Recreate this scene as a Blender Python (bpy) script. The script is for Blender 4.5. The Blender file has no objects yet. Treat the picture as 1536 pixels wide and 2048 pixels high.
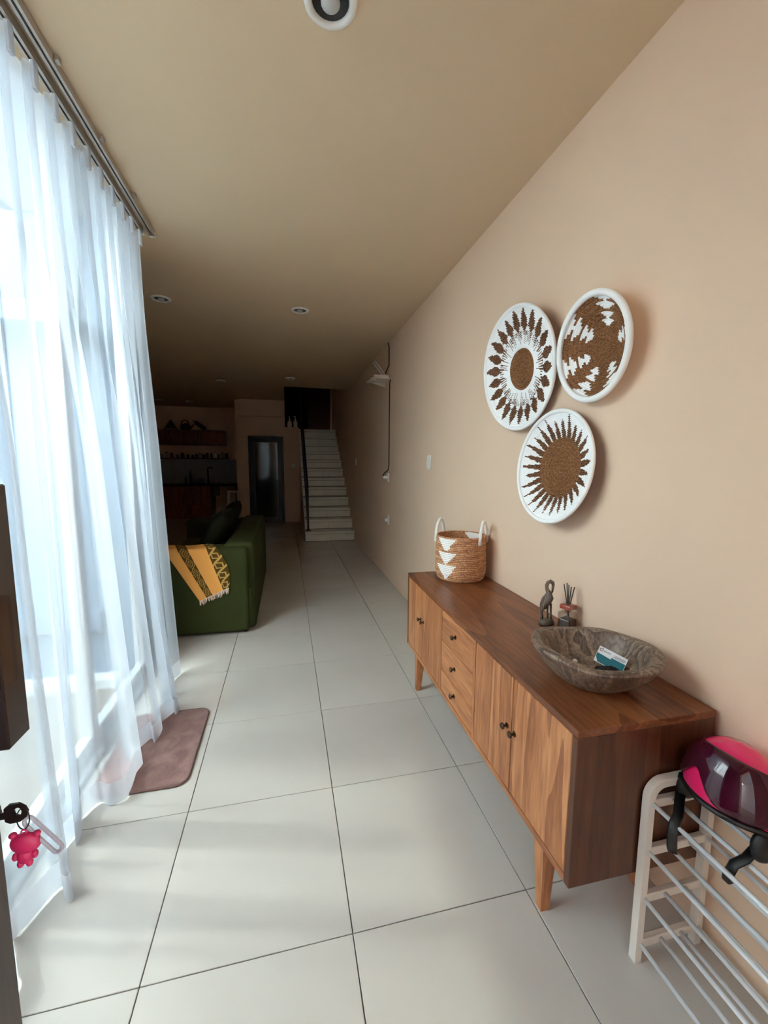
import bpy, bmesh, math, random
from mathutils import Vector, Matrix, Euler
random.seed(7)
R = math.radians
PI = math.pi
scene = bpy.context.scene
COL = scene.collection

# ------------------------------------------------------------------ camera
cam_data = bpy.data.cameras.new('camera')
cam = bpy.data.objects.new('camera', cam_data)
COL.objects.link(cam)
YAW, PITCH, ROLL = 0.230286, 0.119058, 0.006230
F_PX = 831.754
cam_data.sensor_fit = 'VERTICAL'
cam_data.sensor_height = 24.0
cam_data.sensor_width = 18.0
cam_data.lens = F_PX / 2048.0 * 24.0
cam_data.clip_start = 0.02
cam_data.clip_end = 200
fw = Vector((math.sin(YAW) * math.cos(PITCH), math.cos(YAW) * math.cos(PITCH), -math.sin(PITCH)))
r0 = Vector((math.cos(YAW), -math.sin(YAW), 0))
u0 = r0.cross(fw)
rr = r0 * math.cos(ROLL) + u0 * math.sin(ROLL)
uu = -r0 * math.sin(ROLL) + u0 * math.cos(ROLL)
cam.matrix_world = Matrix(((rr.x, uu.x, -fw.x, 0.42866), (rr.y, uu.y, -fw.y, -1.11880),
                           (rr.z, uu.z, -fw.z, 1.45484), (0, 0, 0, 1)))
scene.camera = cam

# ------------------------------------------------------------------ world, sun, exposure
world = bpy.data.worlds.new('sky')
scene.world = world
world.use_nodes = True
wn = world.node_tree.nodes
wn['Background'].inputs['Color'].default_value = (0.90, 0.94, 1.0, 1)
wn['Background'].inputs['Strength'].default_value = 5.0
sun_data = bpy.data.lights.new('sun', 'SUN')
sun_data.energy = 0.55
sun_data.angle = R(2.4)
sun_data.color = (1.0, 0.96, 0.90)
sun = bpy.data.objects.new('sun', sun_data)
COL.objects.link(sun)
sun.rotation_euler = Vector((1.97, -0.50, -2.80)).to_track_quat('-Z', 'Y').to_euler()
sun.location = (-6, 3, 12)
vs = scene.view_settings
vs.view_transform = 'Standard'
vs.look = 'None'
vs.exposure = 2.25
vs.gamma = 1.0
vs.use_curve_mapping = False
cy = scene.cycles
cy.use_denoising = True
cy.max_bounces = 14
cy.diffuse_bounces = 8
cy.glossy_bounces = 4
cy.transmission_bounces = 8
cy.transparent_max_bounces = 24
cy.caustics_reflective = False
cy.caustics_refractive = False
cy.sample_clamp_indirect = 6.0

# ------------------------------------------------------------------ materials
MATS = {}
def srgb(r, g, b):
    f = lambda c: (c / 255 / 12.92) if c / 255 <= 0.04045 else ((c / 255 + 0.055) / 1.055) ** 2.4
    return (f(r), f(g), f(b), 1)

class NT:
    def __init__(s, name):
        s.m = bpy.data.materials.new(name)
        s.m.use_nodes = True
        s.t = s.m.node_tree
        s.b = s.t.nodes['Principled BSDF']
        s.out = s.t.nodes['Material Output']
    def n(s, typ, **kw):
        nd = s.t.nodes.new(typ)
        for k, v in kw.items():
            if k in nd.inputs.keys():
                nd.inputs[k].default_value = v
            else:
                setattr(nd, k, v)
        return nd
    def l(s, a, b):
        s.t.links.new(a, b)
    def coord(s, scale=(1, 1, 1), out='Object'):
        tc = s.n('ShaderNodeTexCoord')
        mp = s.n('ShaderNodeMapping')
        mp.inputs['Scale'].default_value = scale
        s.l(tc.outputs[out], mp.inputs['Vector'])
        return mp.outputs['Vector']
    def ramp(s, fac, stops):
        rp = s.n('ShaderNodeValToRGB')
        el = rp.color_ramp.elements
        while len(el) < len(stops):
            el.new(0.5)
        for e, (p, c) in zip(el, stops):
            e.position = p
            e.color = c
        s.l(fac, rp.inputs['Fac'])
        return rp.outputs['Color']
    def bump(s, h, strength=0.3, dist=0.002):
        bp = s.n('ShaderNodeBump')
        bp.inputs['Strength'].default_value = strength
        bp.inputs['Distance'].default_value = dist
        s.l(h, bp.inputs['Height'])
        s.l(bp.outputs['Normal'], s.b.inputs['Normal'])

def mat(name, col, rough=0.5, metal=0.0, spec=0.5, var=0.0, vscale=6.0, bump=0.0, bscale=60.0, bdist=0.002,
        stretch=(1, 1, 1), coat=0.0, sheen=0.0):
    if name in MATS:
        return MATS[name]
    k = NT(name)
    c = col if len(col) == 4 else (*col, 1)
    k.b.inputs['Base Color'].default_value = c
    k.b.inputs['Roughness'].default_value = rough
    k.b.inputs['Metallic'].default_value = metal
    k.b.inputs['Specular IOR Level'].default_value = spec
    k.b.inputs['Coat Weight'].default_value = coat
    k.b.inputs['Sheen Weight'].default_value = sheen
    v = k.coord(stretch)
    nz = k.n('ShaderNodeTexNoise', Scale=vscale, Detail=4.0)
    k.l(v, nz.inputs['Vector'])
    a = max(var, 0.01)
    lo = tuple(min(1, x * (1 - a)) for x in c[:3]) + (1,)
    hi = tuple(min(1, x * (1 + a)) for x in c[:3]) + (1,)
    k.l(k.ramp(nz.outputs['Fac'], [(0.3, lo), (0.7, hi)]), k.b.inputs['Base Color'])
    if bump > 0:
        n2 = k.n('ShaderNodeTexNoise', Scale=bscale, Detail=3.0)
        k.l(v, n2.inputs['Vector'])
        k.bump(n2.outputs['Fac'], bump, bdist)
    MATS[name] = k.m
    return k.m

def wood(name, dark, mid, light, axis='z', scale=1.0, rough=0.42, ring=5.0, coat=0.0):
    k = NT(name)
    st = {'x': (0.9, 9, 9), 'y': (9, 0.9, 9), 'z': (9, 9, 0.9)}[axis]
    tc = k.n('ShaderNodeTexCoord')
    oi = k.n('ShaderNodeObjectInfo')
    ad = k.n('ShaderNodeVectorMath', operation='ADD')
    k.l(tc.outputs['Object'], ad.inputs[0])
    mu = k.n('ShaderNodeVectorMath', operation='SCALE')
    cb = k.n('ShaderNodeCombineXYZ')
    for i in range(3):
        k.l(oi.outputs['Random'], cb.inputs[i])
    k.l(cb.outputs[0], mu.inputs[0])
    mu.inputs['Scale'].default_value = 7.3
    k.l(mu.outputs[0], ad.inputs[1])
    mp = k.n('ShaderNodeMapping')
    mp.inputs['Scale'].default_value = tuple(x * scale for x in st)
    k.l(ad.outputs[0], mp.inputs['Vector'])
    n1 = k.n('ShaderNodeTexNoise', Scale=0.55, Detail=2.0, Distortion=0.4)
    k.l(mp.outputs['Vector'], n1.inputs['Vector'])
    # growth rings from contour lines of a stretched noise
    m1 = k.n('ShaderNodeMath', operation='MULTIPLY')
    m1.inputs[1].default_value = ring
    k.l(n1.outputs['Fac'], m1.inputs[0])
    fr = k.n('ShaderNodeMath', operation='FRACT')
    k.l(m1.outputs[0], fr.inputs[0])
    n2 = k.n('ShaderNodeTexNoise', Scale=9.0, Detail=5.0)
    k.l(mp.outputs['Vector'], n2.inputs['Vector'])
    mx = k.n('ShaderNodeMath', operation='MULTIPLY_ADD')
    k.l(fr.outputs[0], mx.inputs[0])
    mx.inputs[1].default_value = 0.42
    k.l(n2.outputs['Fac'], mx.inputs[2])
    n3 = k.n('ShaderNodeTexNoise', Scale=0.25, Detail=1.0)
    k.l(mp.outputs['Vector'], n3.inputs['Vector'])
    m3 = k.n('ShaderNodeMath', operation='MULTIPLY_ADD')
    k.l(n3.outputs['Fac'], m3.inputs[0])
    m3.inputs[1].default_value = 0.55
    k.l(mx.outputs[0], m3.inputs[2])
    k.l(k.ramp(m3.outputs[0], [(0.55, light), (0.9, mid), (1.25, dark)]), k.b.inputs['Base Color'])
    # ramp clamps at 1: rescale
    sc = k.n('ShaderNodeMath', operation='MULTIPLY')
    sc.inputs[1].default_value = 0.72
    k.l(m3.outputs[0], sc.inputs[0])
    for l in list(k.b.inputs['Base Color'].links):
        rp = l.from_node
    k.l(sc.outputs[0], rp.inputs['Fac'])
    for e, p in zip(rp.color_ramp.elements, (0.42, 0.66, 0.92)):
        e.position = p
    k.b.inputs['Roughness'].default_value = rough
    k.b.inputs['Coat Weight'].default_value = coat
    k.bump(n2.outputs['Fac'], 0.12, 0.001)
    MATS[name] = k.m
    return k.m

M_wall = mat('wall_paint', srgb(229, 200, 174), 0.75, spec=0.25, var=0.015, vscale=2, bump=0.12, bscale=180, bdist=0.0008)
M_ceil = mat('ceiling_paint', srgb(222, 199, 167), 0.85, spec=0.2, var=0.015, vscale=2, bump=0.12, bscale=180, bdist=0.0008)
M_white = mat('exterior_white', srgb(196, 202, 208), 0.7, var=0.03, vscale=1.5)
M_blue = mat('exterior_pale_blue', srgb(106, 124, 144), 0.7, var=0.03, vscale=1.5)
M_grey = mat('exterior_grey', srgb(70, 76, 82), 0.7, var=0.05, vscale=2)
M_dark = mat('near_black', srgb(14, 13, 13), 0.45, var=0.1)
M_black_metal = mat('black_metal', srgb(18, 18, 19), 0.38, metal=0.3, var=0.05)
M_grout = mat('grout', srgb(120, 112, 100), 0.9, var=0.05)
M_plastic = mat('white_plastic', srgb(236, 234, 228), 0.35, var=0.01)
M_cream = mat('cream_plastic', srgb(226, 214, 198), 0.4, var=0.01)
M_chrome = mat('steel_tube', srgb(236, 239, 242), 0.35, metal=0.25, var=0.02)
M_bronze = mat('aged_bronze', srgb(84, 66, 50), 0.4, metal=0.8, var=0.2, vscale=40)
M_alu = mat('aluminium', srgb(190, 182, 172), 0.4, metal=0.5, var=0.03)
M_turf = mat('turf', srgb(84, 112, 86), 0.95, var=0.25, vscale=60, bump=0.6, bscale=220, bdist=0.01)

def tile_mat():
    k = NT('porcelain_tile')
    oi = k.n('ShaderNodeObjectInfo')
    v = k.coord((1, 1, 1))
    nz = k.n('ShaderNodeTexNoise', Scale=2.5, Detail=3.0)
    k.l(v, nz.inputs['Vector'])
    mm = k.n('ShaderNodeMath', operation='MULTIPLY_ADD')
    k.l(oi.outputs['Random'], mm.inputs[0])
    mm.inputs[1].default_value = 0.35
    k.l(nz.outputs['Fac'], mm.inputs[2])
    k.l(k.ramp(mm.outputs[0], [(0.3, srgb(190, 185, 178)), (0.95, srgb(197, 193, 186))]), k.b.inputs['Base Color'])
    k.b.inputs['Roughness'].default_value = 0.09
    k.b.inputs['Specular IOR Level'].default_value = 0.42
    return k.m
M_tile = tile_mat()

def sheer(name, tr, tl):
    k = NT(name)
    k.t.nodes.remove(k.b)
    a = k.n('ShaderNodeBsdfTransparent')
    a.inputs['Color'].default_value = (1, 1, 1, 1)
    b = k.n('ShaderNodeBsdfTranslucent')
    b.inputs['Color'].default_value = (0.54, 0.59, 0.65, 1)
    c = k.n('ShaderNodeBsdfDiffuse')
    c.inputs['Color'].default_value = (0.80, 0.82, 0.86, 1)
    v = k.coord((900, 900, 900))
    w = k.n('ShaderNodeTexNoise', Scale=1.0, Detail=1.0)
    k.l(v, w.inputs['Vector'])
    m1 = k.n('ShaderNodeMixShader')
    m1.inputs['Fac'].default_value = tl
    k.l(c.outputs[0], m1.inputs[1])
    k.l(b.outputs[0], m1.inputs[2])
    m2 = k.n('ShaderNodeMixShader')
    mr = k.n('ShaderNodeMapRange')
    mr.inputs['To Min'].default_value = max(0, tr - 0.05)
    mr.inputs['To Max'].default_value = tr + 0.05
    k.l(w.outputs['Fac'], mr.inputs['Value'])
    k.l(mr.outputs[0], m2.inputs['Fac'])
    k.l(m1.outputs[0], m2.inputs[1])
    k.l(a.outputs[0], m2.inputs[2])
    k.l(m2.outputs[0], k.out.inputs['Surface'])
    return k.m
M_sheer = sheer('sheer_voile', 0.50, 0.64)
M_hem = sheer('voile_hem', 0.12, 0.45)

def glass_mat(name, tint, rough=0.02, refl=1.0):
    k = NT(name)
    k.t.nodes.remove(k.b)
    a = k.n('ShaderNodeBsdfTransparent')
    a.inputs['Color'].default_value = tint
    g = k.n('ShaderNodeBsdfGlossy')
    g.inputs['Roughness'].default_value = rough
    nz = k.n('ShaderNodeTexNoise', Scale=3.0)
    k.l(k.coord((1, 1, 1)), nz.inputs['Vector'])
    bp = k.n('ShaderNodeBump')
    bp.inputs['Strength'].default_value = 0.01
    k.l(nz.outputs['Fac'], bp.inputs['Height'])
    k.l(bp.outputs['Normal'], g.inputs['Normal'])
    m = k.n('ShaderNodeMixShader')
    m.inputs['Fac'].default_value = 0.06 * refl
    k.l(a.outputs[0], m.inputs[1])
    k.l(g.outputs[0], m.inputs[2])
    k.l(m.outputs[0], k.out.inputs['Surface'])
    return k.m
M_glass = glass_mat('window_glass', (0.90, 0.96, 0.94, 1))

TEAK_D, TEAK_M, TEAK_L = srgb(146, 86, 51), srgb(184, 120, 75), srgb(210, 147, 98)
M_teak_z = wood('teak_vertical', TEAK_D, TEAK_M, TEAK_L, 'z')
M_teak_y = wood('teak_lengthwise', TEAK_D, TEAK_M, TEAK_L, 'y')
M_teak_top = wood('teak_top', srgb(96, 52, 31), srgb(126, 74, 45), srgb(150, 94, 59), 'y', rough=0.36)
M_teak_end_shade = wood('teak_end_shaded', srgb(72, 39, 23), srgb(93, 53, 32), srgb(108, 66, 41), 'z', rough=0.38)  # same teak, darkened so the colour carries the shade on the ends
M_kit = wood('kitchen_wood', srgb(84, 42, 24), srgb(122, 66, 36), srgb(150, 86, 48), 'z', ring=6)
M_door = wood('dark_door_wood', srgb(44, 28, 22), srgb(66, 44, 35), srgb(84, 58, 46), 'z', rough=0.35)
M_drift = wood('petrified_wood', srgb(74, 58, 48), srgb(126, 106, 91), srgb(166, 146, 128), 'z', scale=1.6, rough=0.42, ring=9)

# ------------------------------------------------------------------ mesh helpers
class MB:
    def __init__(s):
        s.bm = bmesh.new()
        s.uv = None
    def box(s, x0, x1, y0, y1, z0, z1, bev=0.0, seg=1):
        b = bmesh.new()
        bmesh.ops.create_cube(b, size=1.0)
        for v in b.verts:
            v.co = Vector(((x0 + x1) / 2 + v.co.x * (x1 - x0), (y0 + y1) / 2 + v.co.y * (y1 - y0), (z0 + z1) / 2 + v.co.z * (z1 - z0)))
        if bev > 0:
            bmesh.ops.bevel(b, geom=list(b.edges), offset=bev, segments=seg, profile=0.5, affect='EDGES')
        s._merge(b)
        return s
    def _merge(s, b):
        me = bpy.data.meshes.new('tmp')
        b.to_mesh(me)
        b.free()
        s.bm.from_mesh(me)
        bpy.data.meshes.remove(me)
    def tube(s, pts, rad, seg=10, cap=True, closed=False, flat=None):
        pts = [Vector(p) for p in pts]
        n = len(pts)
        rs = rad if isinstance(rad, (list, tuple)) else [rad] * n
        rings = []
        up = None
        for i, p in enumerate(pts):
            if closed:
                t = (pts[(i + 1) % n] - pts[i - 1]).normalized()
            else:
                t = (pts[min(i + 1, n - 1)] - pts[max(i - 1, 0)]).normalized()
            if up is None:
                a = Vector((0, 0, 1)) if abs(t.z) < 0.9 else Vector((1, 0, 0))
                up = (a - t * a.dot(t)).normalized()
            else:
                up = (up - t * up.dot(t))
                up = up.normalized() if up.length > 1e-6 else t.orthogonal().normalized()
            sd = t.cross(up)
            fl = flat or (1, 1)
            rings.append([s.bm.verts.new(p + rs[i] * (fl[0] * math.cos(2 * PI * k / seg) * up + fl[1] * math.sin(2 * PI * k / seg) * sd)) for k in range(seg)])
        m = n if closed else n - 1
        for i in range(m):
            a, b = rings[i], rings[(i + 1) % n]
            for k in range(seg):
                s.bm.faces.new((a[k], a[(k + 1) % seg], b[(k + 1) % seg], b[k]))
        if cap and not closed:
            s.bm.faces.new(rings[0][::-1])
            s.bm.faces.new(rings[-1])
        return s
    def lathe(s, prof, seg=24, c=(0, 0, 0), sx=1.0, sy=1.0, wob=0.0, sd=0):
        rnd = random.Random(sd)
        ph = [rnd.uniform(0, 6.28) for _ in range(6)]
        rings = []
        for (r, z) in prof:
            if r < 1e-6:
                rings.append([s.bm.verts.new((c[0], c[1], c[2] + z))])
            else:
                ring = []
                for k in range(seg):
                    a = 2 * PI * k / seg
                    w = 1 + wob * (math.sin(2 * a + ph[0]) + 0.6 * math.sin(3 * a + ph[1]) + 0.4 * math.sin(5 * a + ph[2]))
                    ring.append(s.bm.verts.new((c[0] + r * w * sx * math.cos(a), c[1] + r * w * sy * math.sin(a), c[2] + z)))
                rings.append(ring)
        for a, b in zip(rings[:-1], rings[1:]):
            for k in range(seg):
                k2 = (k + 1) % seg
                if len(a) == 1 and len(b) == 1:
                    continue
                if len(a) == 1:
                    s.bm.faces.new((a[0], b[k2], b[k]))
                elif len(b) == 1:
                    s.bm.faces.new((a[k], a[k2], b[0]))
                else:
                    s.bm.faces.new((a[k], a[k2], b[k2], b[k]))
        if len(rings[0]) > 1:
            s.bm.faces.new(rings[0][::-1])
        if len(rings[-1]) > 1:
            s.bm.faces.new(rings[-1])
        return s
    def grid(s, fn, nu, nv, closed_u=False, uv=False, matfn=None):
        if uv and s.uv is None:
            s.uv = s.bm.loops.layers.uv.new('UVMap')
        vs_ = [[s.bm.verts.new(fn(i / (nu if closed_u else nu), j / nv)) for j in range(nv + 1)] for i in range(nu if closed_u else nu + 1)]
        for i in range(nu):
            i2 = (i + 1) % nu if closed_u else i + 1
            for j in range(nv):
                f = s.bm.faces.new((vs_[i][j], vs_[i2][j], vs_[i2][j + 1], vs_[i][j + 1]))
                if matfn:
                    f.material_index = matfn((i + 0.5) / nu, (j + 0.5) / nv)
                if uv:
                    for lp, (a, b) in zip(f.loops, ((i, j), (i + 1, j), (i + 1, j + 1), (i, j + 1))):
                        lp[s.uv].uv = (a / nu, b / nv)
        return s
    def prism(s, poly, axis, a0, a1):
        def P(p, a):
            return {'x': (a, p[0], p[1]), 'y': (p[0], a, p[1]), 'z': (p[0], p[1], a)}[axis]
        lo = [s.bm.verts.new(P(p, a0)) for p in poly]
        hi = [s.bm.verts.new(P(p, a1)) for p in poly]
        n = len(poly)
        s.bm.faces.new(lo[::-1])
        s.bm.faces.new(hi)
        for i in range(n):
            s.bm.faces.new((lo[i], lo[(i + 1) % n], hi[(i + 1) % n], hi[i]))
        return s
    def ell(s, c, rx, ry, rz, seg=20, rings=12, z0=-1.0, z1=1.0):
        prof = []
        for i in range(rings + 1):
            t = z0 + (z1 - z0) * i / rings
            a = math.asin(max(-1, min(1, t)))
            prof.append((math.cos(a) if abs(t) < 0.9999 else 0.0, math.sin(a) * rz))
        b0 = len(s.bm.verts)
        s.lathe(prof, seg, (0, 0, 0), rx, ry)
        s.bm.verts.ensure_lookup_table()
        for v in list(s.bm.verts)[b0:]:
            v.co += Vector(c)
        return s
    def xf(s, m):
        bmesh.ops.transform(s.bm, matrix=m, verts=list(s.bm.verts))
        return s
    def build(s, name, material, parent=None, smooth=False, auto=None):
        bmesh.ops.recalc_face_normals(s.bm, faces=list(s.bm.faces))
        if parent is not None:
            o = Vector((0, 0, 0))
            p = parent
            while p is not None:
                o += p.location
                p = p.parent
            bmesh.ops.translate(s.bm, verts=list(s.bm.verts), vec=-o)
        me = bpy.data.meshes.new(name)
        if smooth:
            for f in s.bm.faces:
                f.smooth = True
        s.bm.to_mesh(me)
        s.bm.free()
        for m in (material if isinstance(material, (list, tuple)) else [material]):
            me.materials.append(m)
        if smooth and auto is not None:
            try:
                me.set_sharp_from_angle(angle=R(auto))
            except Exception:
                pass
        ob = bpy.data.objects.new(name, me)
        COL.objects.link(ob)
        if parent is not None:
            ob.parent = parent
        return ob

def empty(name, loc, rz=0.0):
    o = bpy.data.objects.new(name, None)
    o.empty_display_size = 0.1
    COL.objects.link(o)
    o.location = loc
    o.rotation_euler = (0, 0, rz)
    return o

def tag(o, label=None, cat=None, group=None, kind=None):
    if label: o['label'] = label
    if cat: o['category'] = cat
    if group: o['group'] = group
    if kind: o['kind'] = kind
    return o

def thing(name, loc, label, cat, group=None, rz=0.0):
    return tag(empty(name, loc, rz), label, cat, group)

def struct(name, mb, m, label=None):
    o = mb.build(name, m)
    tag(o, label, None, None, 'structure')
    return o

def B(*a, **k):
    return MB().box(*a, **k)

# ------------------------------------------------------------------ dimensions
XW = 1.65      # right-hand wall
ZC = 2.868     # ceiling
YD = 9.2       # wall with the glass door
YK = 10.9      # kitchen back wall
XG = -0.55     # glazed wall on the courtyard
YC = 1.86      # courtyard end wall (outside face)
YF = -1.45     # front wall (inside face)
XL = -3.9      # living room far side
ST = 0.42      # stairwell opening edge

# ------------------------------------------------------------------ floor
floor = B(XL - 0.1, XW + 0.1, YF - 2.2, YK + 0.3, -0.16, -0.011).build('floor', M_grout)
tag(floor, 'glossy cream square floor tiles with thin dark joints', None, None, 'structure')
def tile_mesh(w, d):
    mb = MB().box(-w / 2, w / 2, -d / 2, d / 2, -0.012, 0.0, 0.0012, 1)
    bmesh.ops.recalc_face_normals(mb.bm, faces=list(mb.bm.faces))
    me = bpy.data.meshes.new('tile')
    mb.bm.to_mesh(me)
    mb.bm.free()
    me.materials.append(M_tile)
    return me
G = 0.0032
tile_cache = {}
nt = 0
rows = range(-3, 18)
for j in rows:
    y0, y1 = j * 0.6, j * 0.6 + 0.6
    y0, y1 = max(y0, YF), min(y1, YK)
    for i in range(-6, 3):
        x0, x1 = i * 0.6, i * 0.6 + 0.6
        x0, x1 = max(x0, XL), min(x1, XW)
        if y0 < YC and x1 <= XG:
            continue
        if y0 < YC and x0 < XG - 0.04:
            x0 = XG - 0.04
        if x1 - x0 < 0.02 or y1 - y0 < 0.02:
            continue
        key = (round(x1 - x0 - G, 4), round(y1 - y0 - G, 4))
        if key not in tile_cache:
            tile_cache[key] = tile_mesh(*key)
        o = bpy.data.objects.new('tile', tile_cache[key])
        COL.objects.link(o)
        o.parent = floor
        o.location = ((x0 + x1) / 2, (y0 + y1) / 2, 0.0)
        nt += 1

# ------------------------------------------------------------------ walls and ceiling
struct('wall_right', B(XW, XW + 0.15, YF - 0.15, YK + 0.3, -0.01, 5.6), M_wall, 'long plain beige painted wall beside the sideboard')
mb = MB()
mb.box(XG - 0.06, XW, YF - 0.15, YC, ZC, ZC + 0.25)
mb.box(XL, XW, YC, 7.22, ZC, ZC + 0.25)
mb.box(XL, ST, 7.22, YK + 0.2, ZC, ZC + 0.25)
struct('ceiling', mb, M_ceil, 'plain tan painted ceiling with recessed lights')
# wall around the glass door at the far end, with the ledge beside the stair
DX0, DX1, DZ = -0.43, 0.375, 2.05
mb = MB()
mb.box(-0.70, DX0, YD, YD + 0.14, 0, ZC)
mb.box(DX1, ST, YD, YD + 0.14, 0, ZC)
mb.box(DX0, DX1, YD, YD + 0.14, DZ, ZC)
mb.box(ST, 0.745, YD, YD + 0.14, 0, 2.27)
struct('wall_back', mb, M_wall, 'beige wall around the black framed glass door')
struct('trim_1', B(-0.60, ST, YD - 0.10, YD, 2.50, ZC), M_wall, 'beige beam under the ceiling above the glass door')
mb = MB()
mb.box(XL, -0.70, YK, YK + 0.14, 0, ZC)
struct('wall_kitchen', mb, M_wall, 'dim kitchen wall behind the shelves')
struct('wall_pantry', B(-0.70, -0.56, YD + 0.14, YK + 0.14, 0, ZC), M_wall, 'beige return wall beside the kitchen')
struct('wall_living', B(XL - 0.14, XL, YC, YK + 0.14, -0.01, ZC), M_wall, 'far side wall of the dark living room')
# courtyard end wall is also the near wall of the living room
struct('wall_courtyard', B(XL, XG - 0.04, YC, YC + 0.12, -0.1, 7.1), M_blue, 'pale blue-white courtyard wall seen through the sheer curtain')
struct('wall_courtyard_side', B(-3.5, -3.36, YF - 0.5, YC, -0.1, 2.3), M_white, 'white boundary wall of the courtyard')
struct('wall_upper', B(XG - 0.06, XG, YF - 0.15, YC + 0.12, ZC + 0.25, 5.4), M_white, 'white upper storey wall over the glazed side')
struct('wall_left', B(XG - 0.06, XG, YF - 0.15, -0.45, -0.01, ZC + 0.25), M_wall, 'beige wall stub beside the front door')
struct('shade_slab', B(-1.06, XG - 0.061, YF - 0.15, YC - 0.001, ZC + 0.01, ZC + 0.2), M_white, 'white slab added outside over the glazed side to shade the curtain top')  # eave added to keep sky light off the top of the curtain
# front wall behind the viewer, with the open doorway
mb = MB()
mb.box(-3.5, 0.02, YF - 0.15, YF, -0.01, ZC)
mb.box(1.0, XW, YF - 0.15, YF, -0.01, ZC)
mb.box(0.02, 1.0, YF - 0.15, YF, 2.14, ZC)
struct('wall_front', mb, M_wall, 'beige front wall around the open doorway')
mb = MB()
mb.box(-3.5, 3.2, YF - 1.75, YF - 1.6, -0.1, 2.5)
mb.box(3.05, 3.2, YF - 1.6, YF - 0.15, -0.1, 2.5)
struct('wall_blocker', mb, M_white, 'unseen white wall added opposite the front door to cut its light')  # added out of view behind the camera to hold back doorway daylight
struct('canopy_blocker', B(-1.4, 3.2, YF - 1.9, YF - 0.15, 2.5, 2.6), M_white, 'unseen white canopy added over the front door to cut its light')  # unseen roof added to close off light entering by the front door
# stairwell above the ceiling
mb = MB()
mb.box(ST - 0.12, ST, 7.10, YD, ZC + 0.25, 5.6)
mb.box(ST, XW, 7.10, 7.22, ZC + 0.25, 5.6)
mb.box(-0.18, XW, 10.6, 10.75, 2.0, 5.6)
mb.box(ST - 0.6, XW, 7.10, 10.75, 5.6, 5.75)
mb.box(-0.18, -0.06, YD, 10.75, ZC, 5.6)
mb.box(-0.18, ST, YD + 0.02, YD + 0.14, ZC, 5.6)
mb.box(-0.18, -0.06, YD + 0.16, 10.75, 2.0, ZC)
struct('wall_stairwell', mb, mat('stairwell_shade', srgb(62, 46, 38), 0.9, spec=0.1, var=0.05), 'wall at the head of the stairs, coloured dark for shade')  # dark colour stands in for the lack of light up here
# black panel added where the void at the landing edge reads dark
struct('void_panel', B(ST - 0.3, 0.98, 9.75, 9.83, 2.24, 4.6), mat('matt_black', srgb(8, 8, 8), 0.95, spec=0.05), 'black panel added in the dark void at the head of the stairs')

# ------------------------------------------------------------------ courtyard
struct('ground_courtyard', B(-3.36, XG - 0.12, YF - 0.5, YC, -0.12, -0.06), M_turf, 'short green turf of the courtyard')
struct('trim_4', B(-3.36, XG - 0.12, YC - 0.10, YC, -0.06, 0.055, 0.004), M_white, 'white kerb at the foot of the courtyard wall')
struct('trim_5', B(-2.9, XG - 0.20, YC - 0.05, YC, 0.36, 0.49, 0.004), M_blue, 'white ledge low on the courtyard wall')
struct('trim_6', B(-2.9, XG - 0.22, YC - 0.26, YC, 2.20, 2.31, 0.004), M_blue, 'white canopy slab on the courtyard wall')
struct('trim_7', B(-2.9, XG - 0.22, YC - 0.02, YC, 2.32, 2.80), M_grey, 'grey recessed band above the courtyard canopy')
struct('trim_8', B(-2.9, XG - 0.22, YC - 0.03, YC, 3.06, 3.9), mat('grey_louvre', srgb(58, 64, 72), 0.6, var=0.05), 'dark grey upper panel on the courtyard wall')
strut = MB()
strut.tube([(-1.35, YC - 0.06, 3.75), (-0.78, YC - 0.06, 3.02)], 0.018, 8)
strut.tube([(-1.16, YC - 0.06, 3.9), (-0.98, YC - 0.06, 3.05)], 0.016, 8)
struct('trim_9', strut, M_white, 'white diagonal struts high on the courtyard wall')

# ------------------------------------------------------------------ glazed side: window_1
win = empty('window_1', (XG, 0.2, 0))
tag(win, 'tall sliding glass panels behind the sheer curtain', None, None, 'structure')
M_wframe = mat('window_frame', srgb(196, 200, 204), 0.4, metal=0.2, var=0.02)
W0, W1, WT = -0.45, YC - 0.01, 2.86
B(XG - 0.06, XG + 0.06, W0, W1, 0.0, 0.035, 0.003).build('sill', M_wframe, win)
B(XG - 0.06, XG + 0.06, W0, W1, WT - 0.02, ZC).build('head', M_wframe, win)
nn = 3
for i in range(nn + 1):
    yy = W0 + (W1 - W0) * i / nn
    B(XG - 0.03, XG + 0.03, max(W0, yy - 0.03), min(W1, yy + 0.03), 0.035, WT - 0.02, 0.003).build('mullion', M_wframe, win)
for i in range(nn):
    ya, yb = W0 + (W1 - W0) * i / nn + 0.03, W0 + (W1 - W0) * (i + 1) / nn - 0.03
    B(XG - 0.025, XG + 0.025, ya, yb, 0.035, 0.11, 0.003).build('bottom_rail', M_wframe, win)
    B(XG - 0.005, XG + 0.001, ya, yb, 0.11, WT - 0.02).build('pane', M_glass, win)

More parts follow.
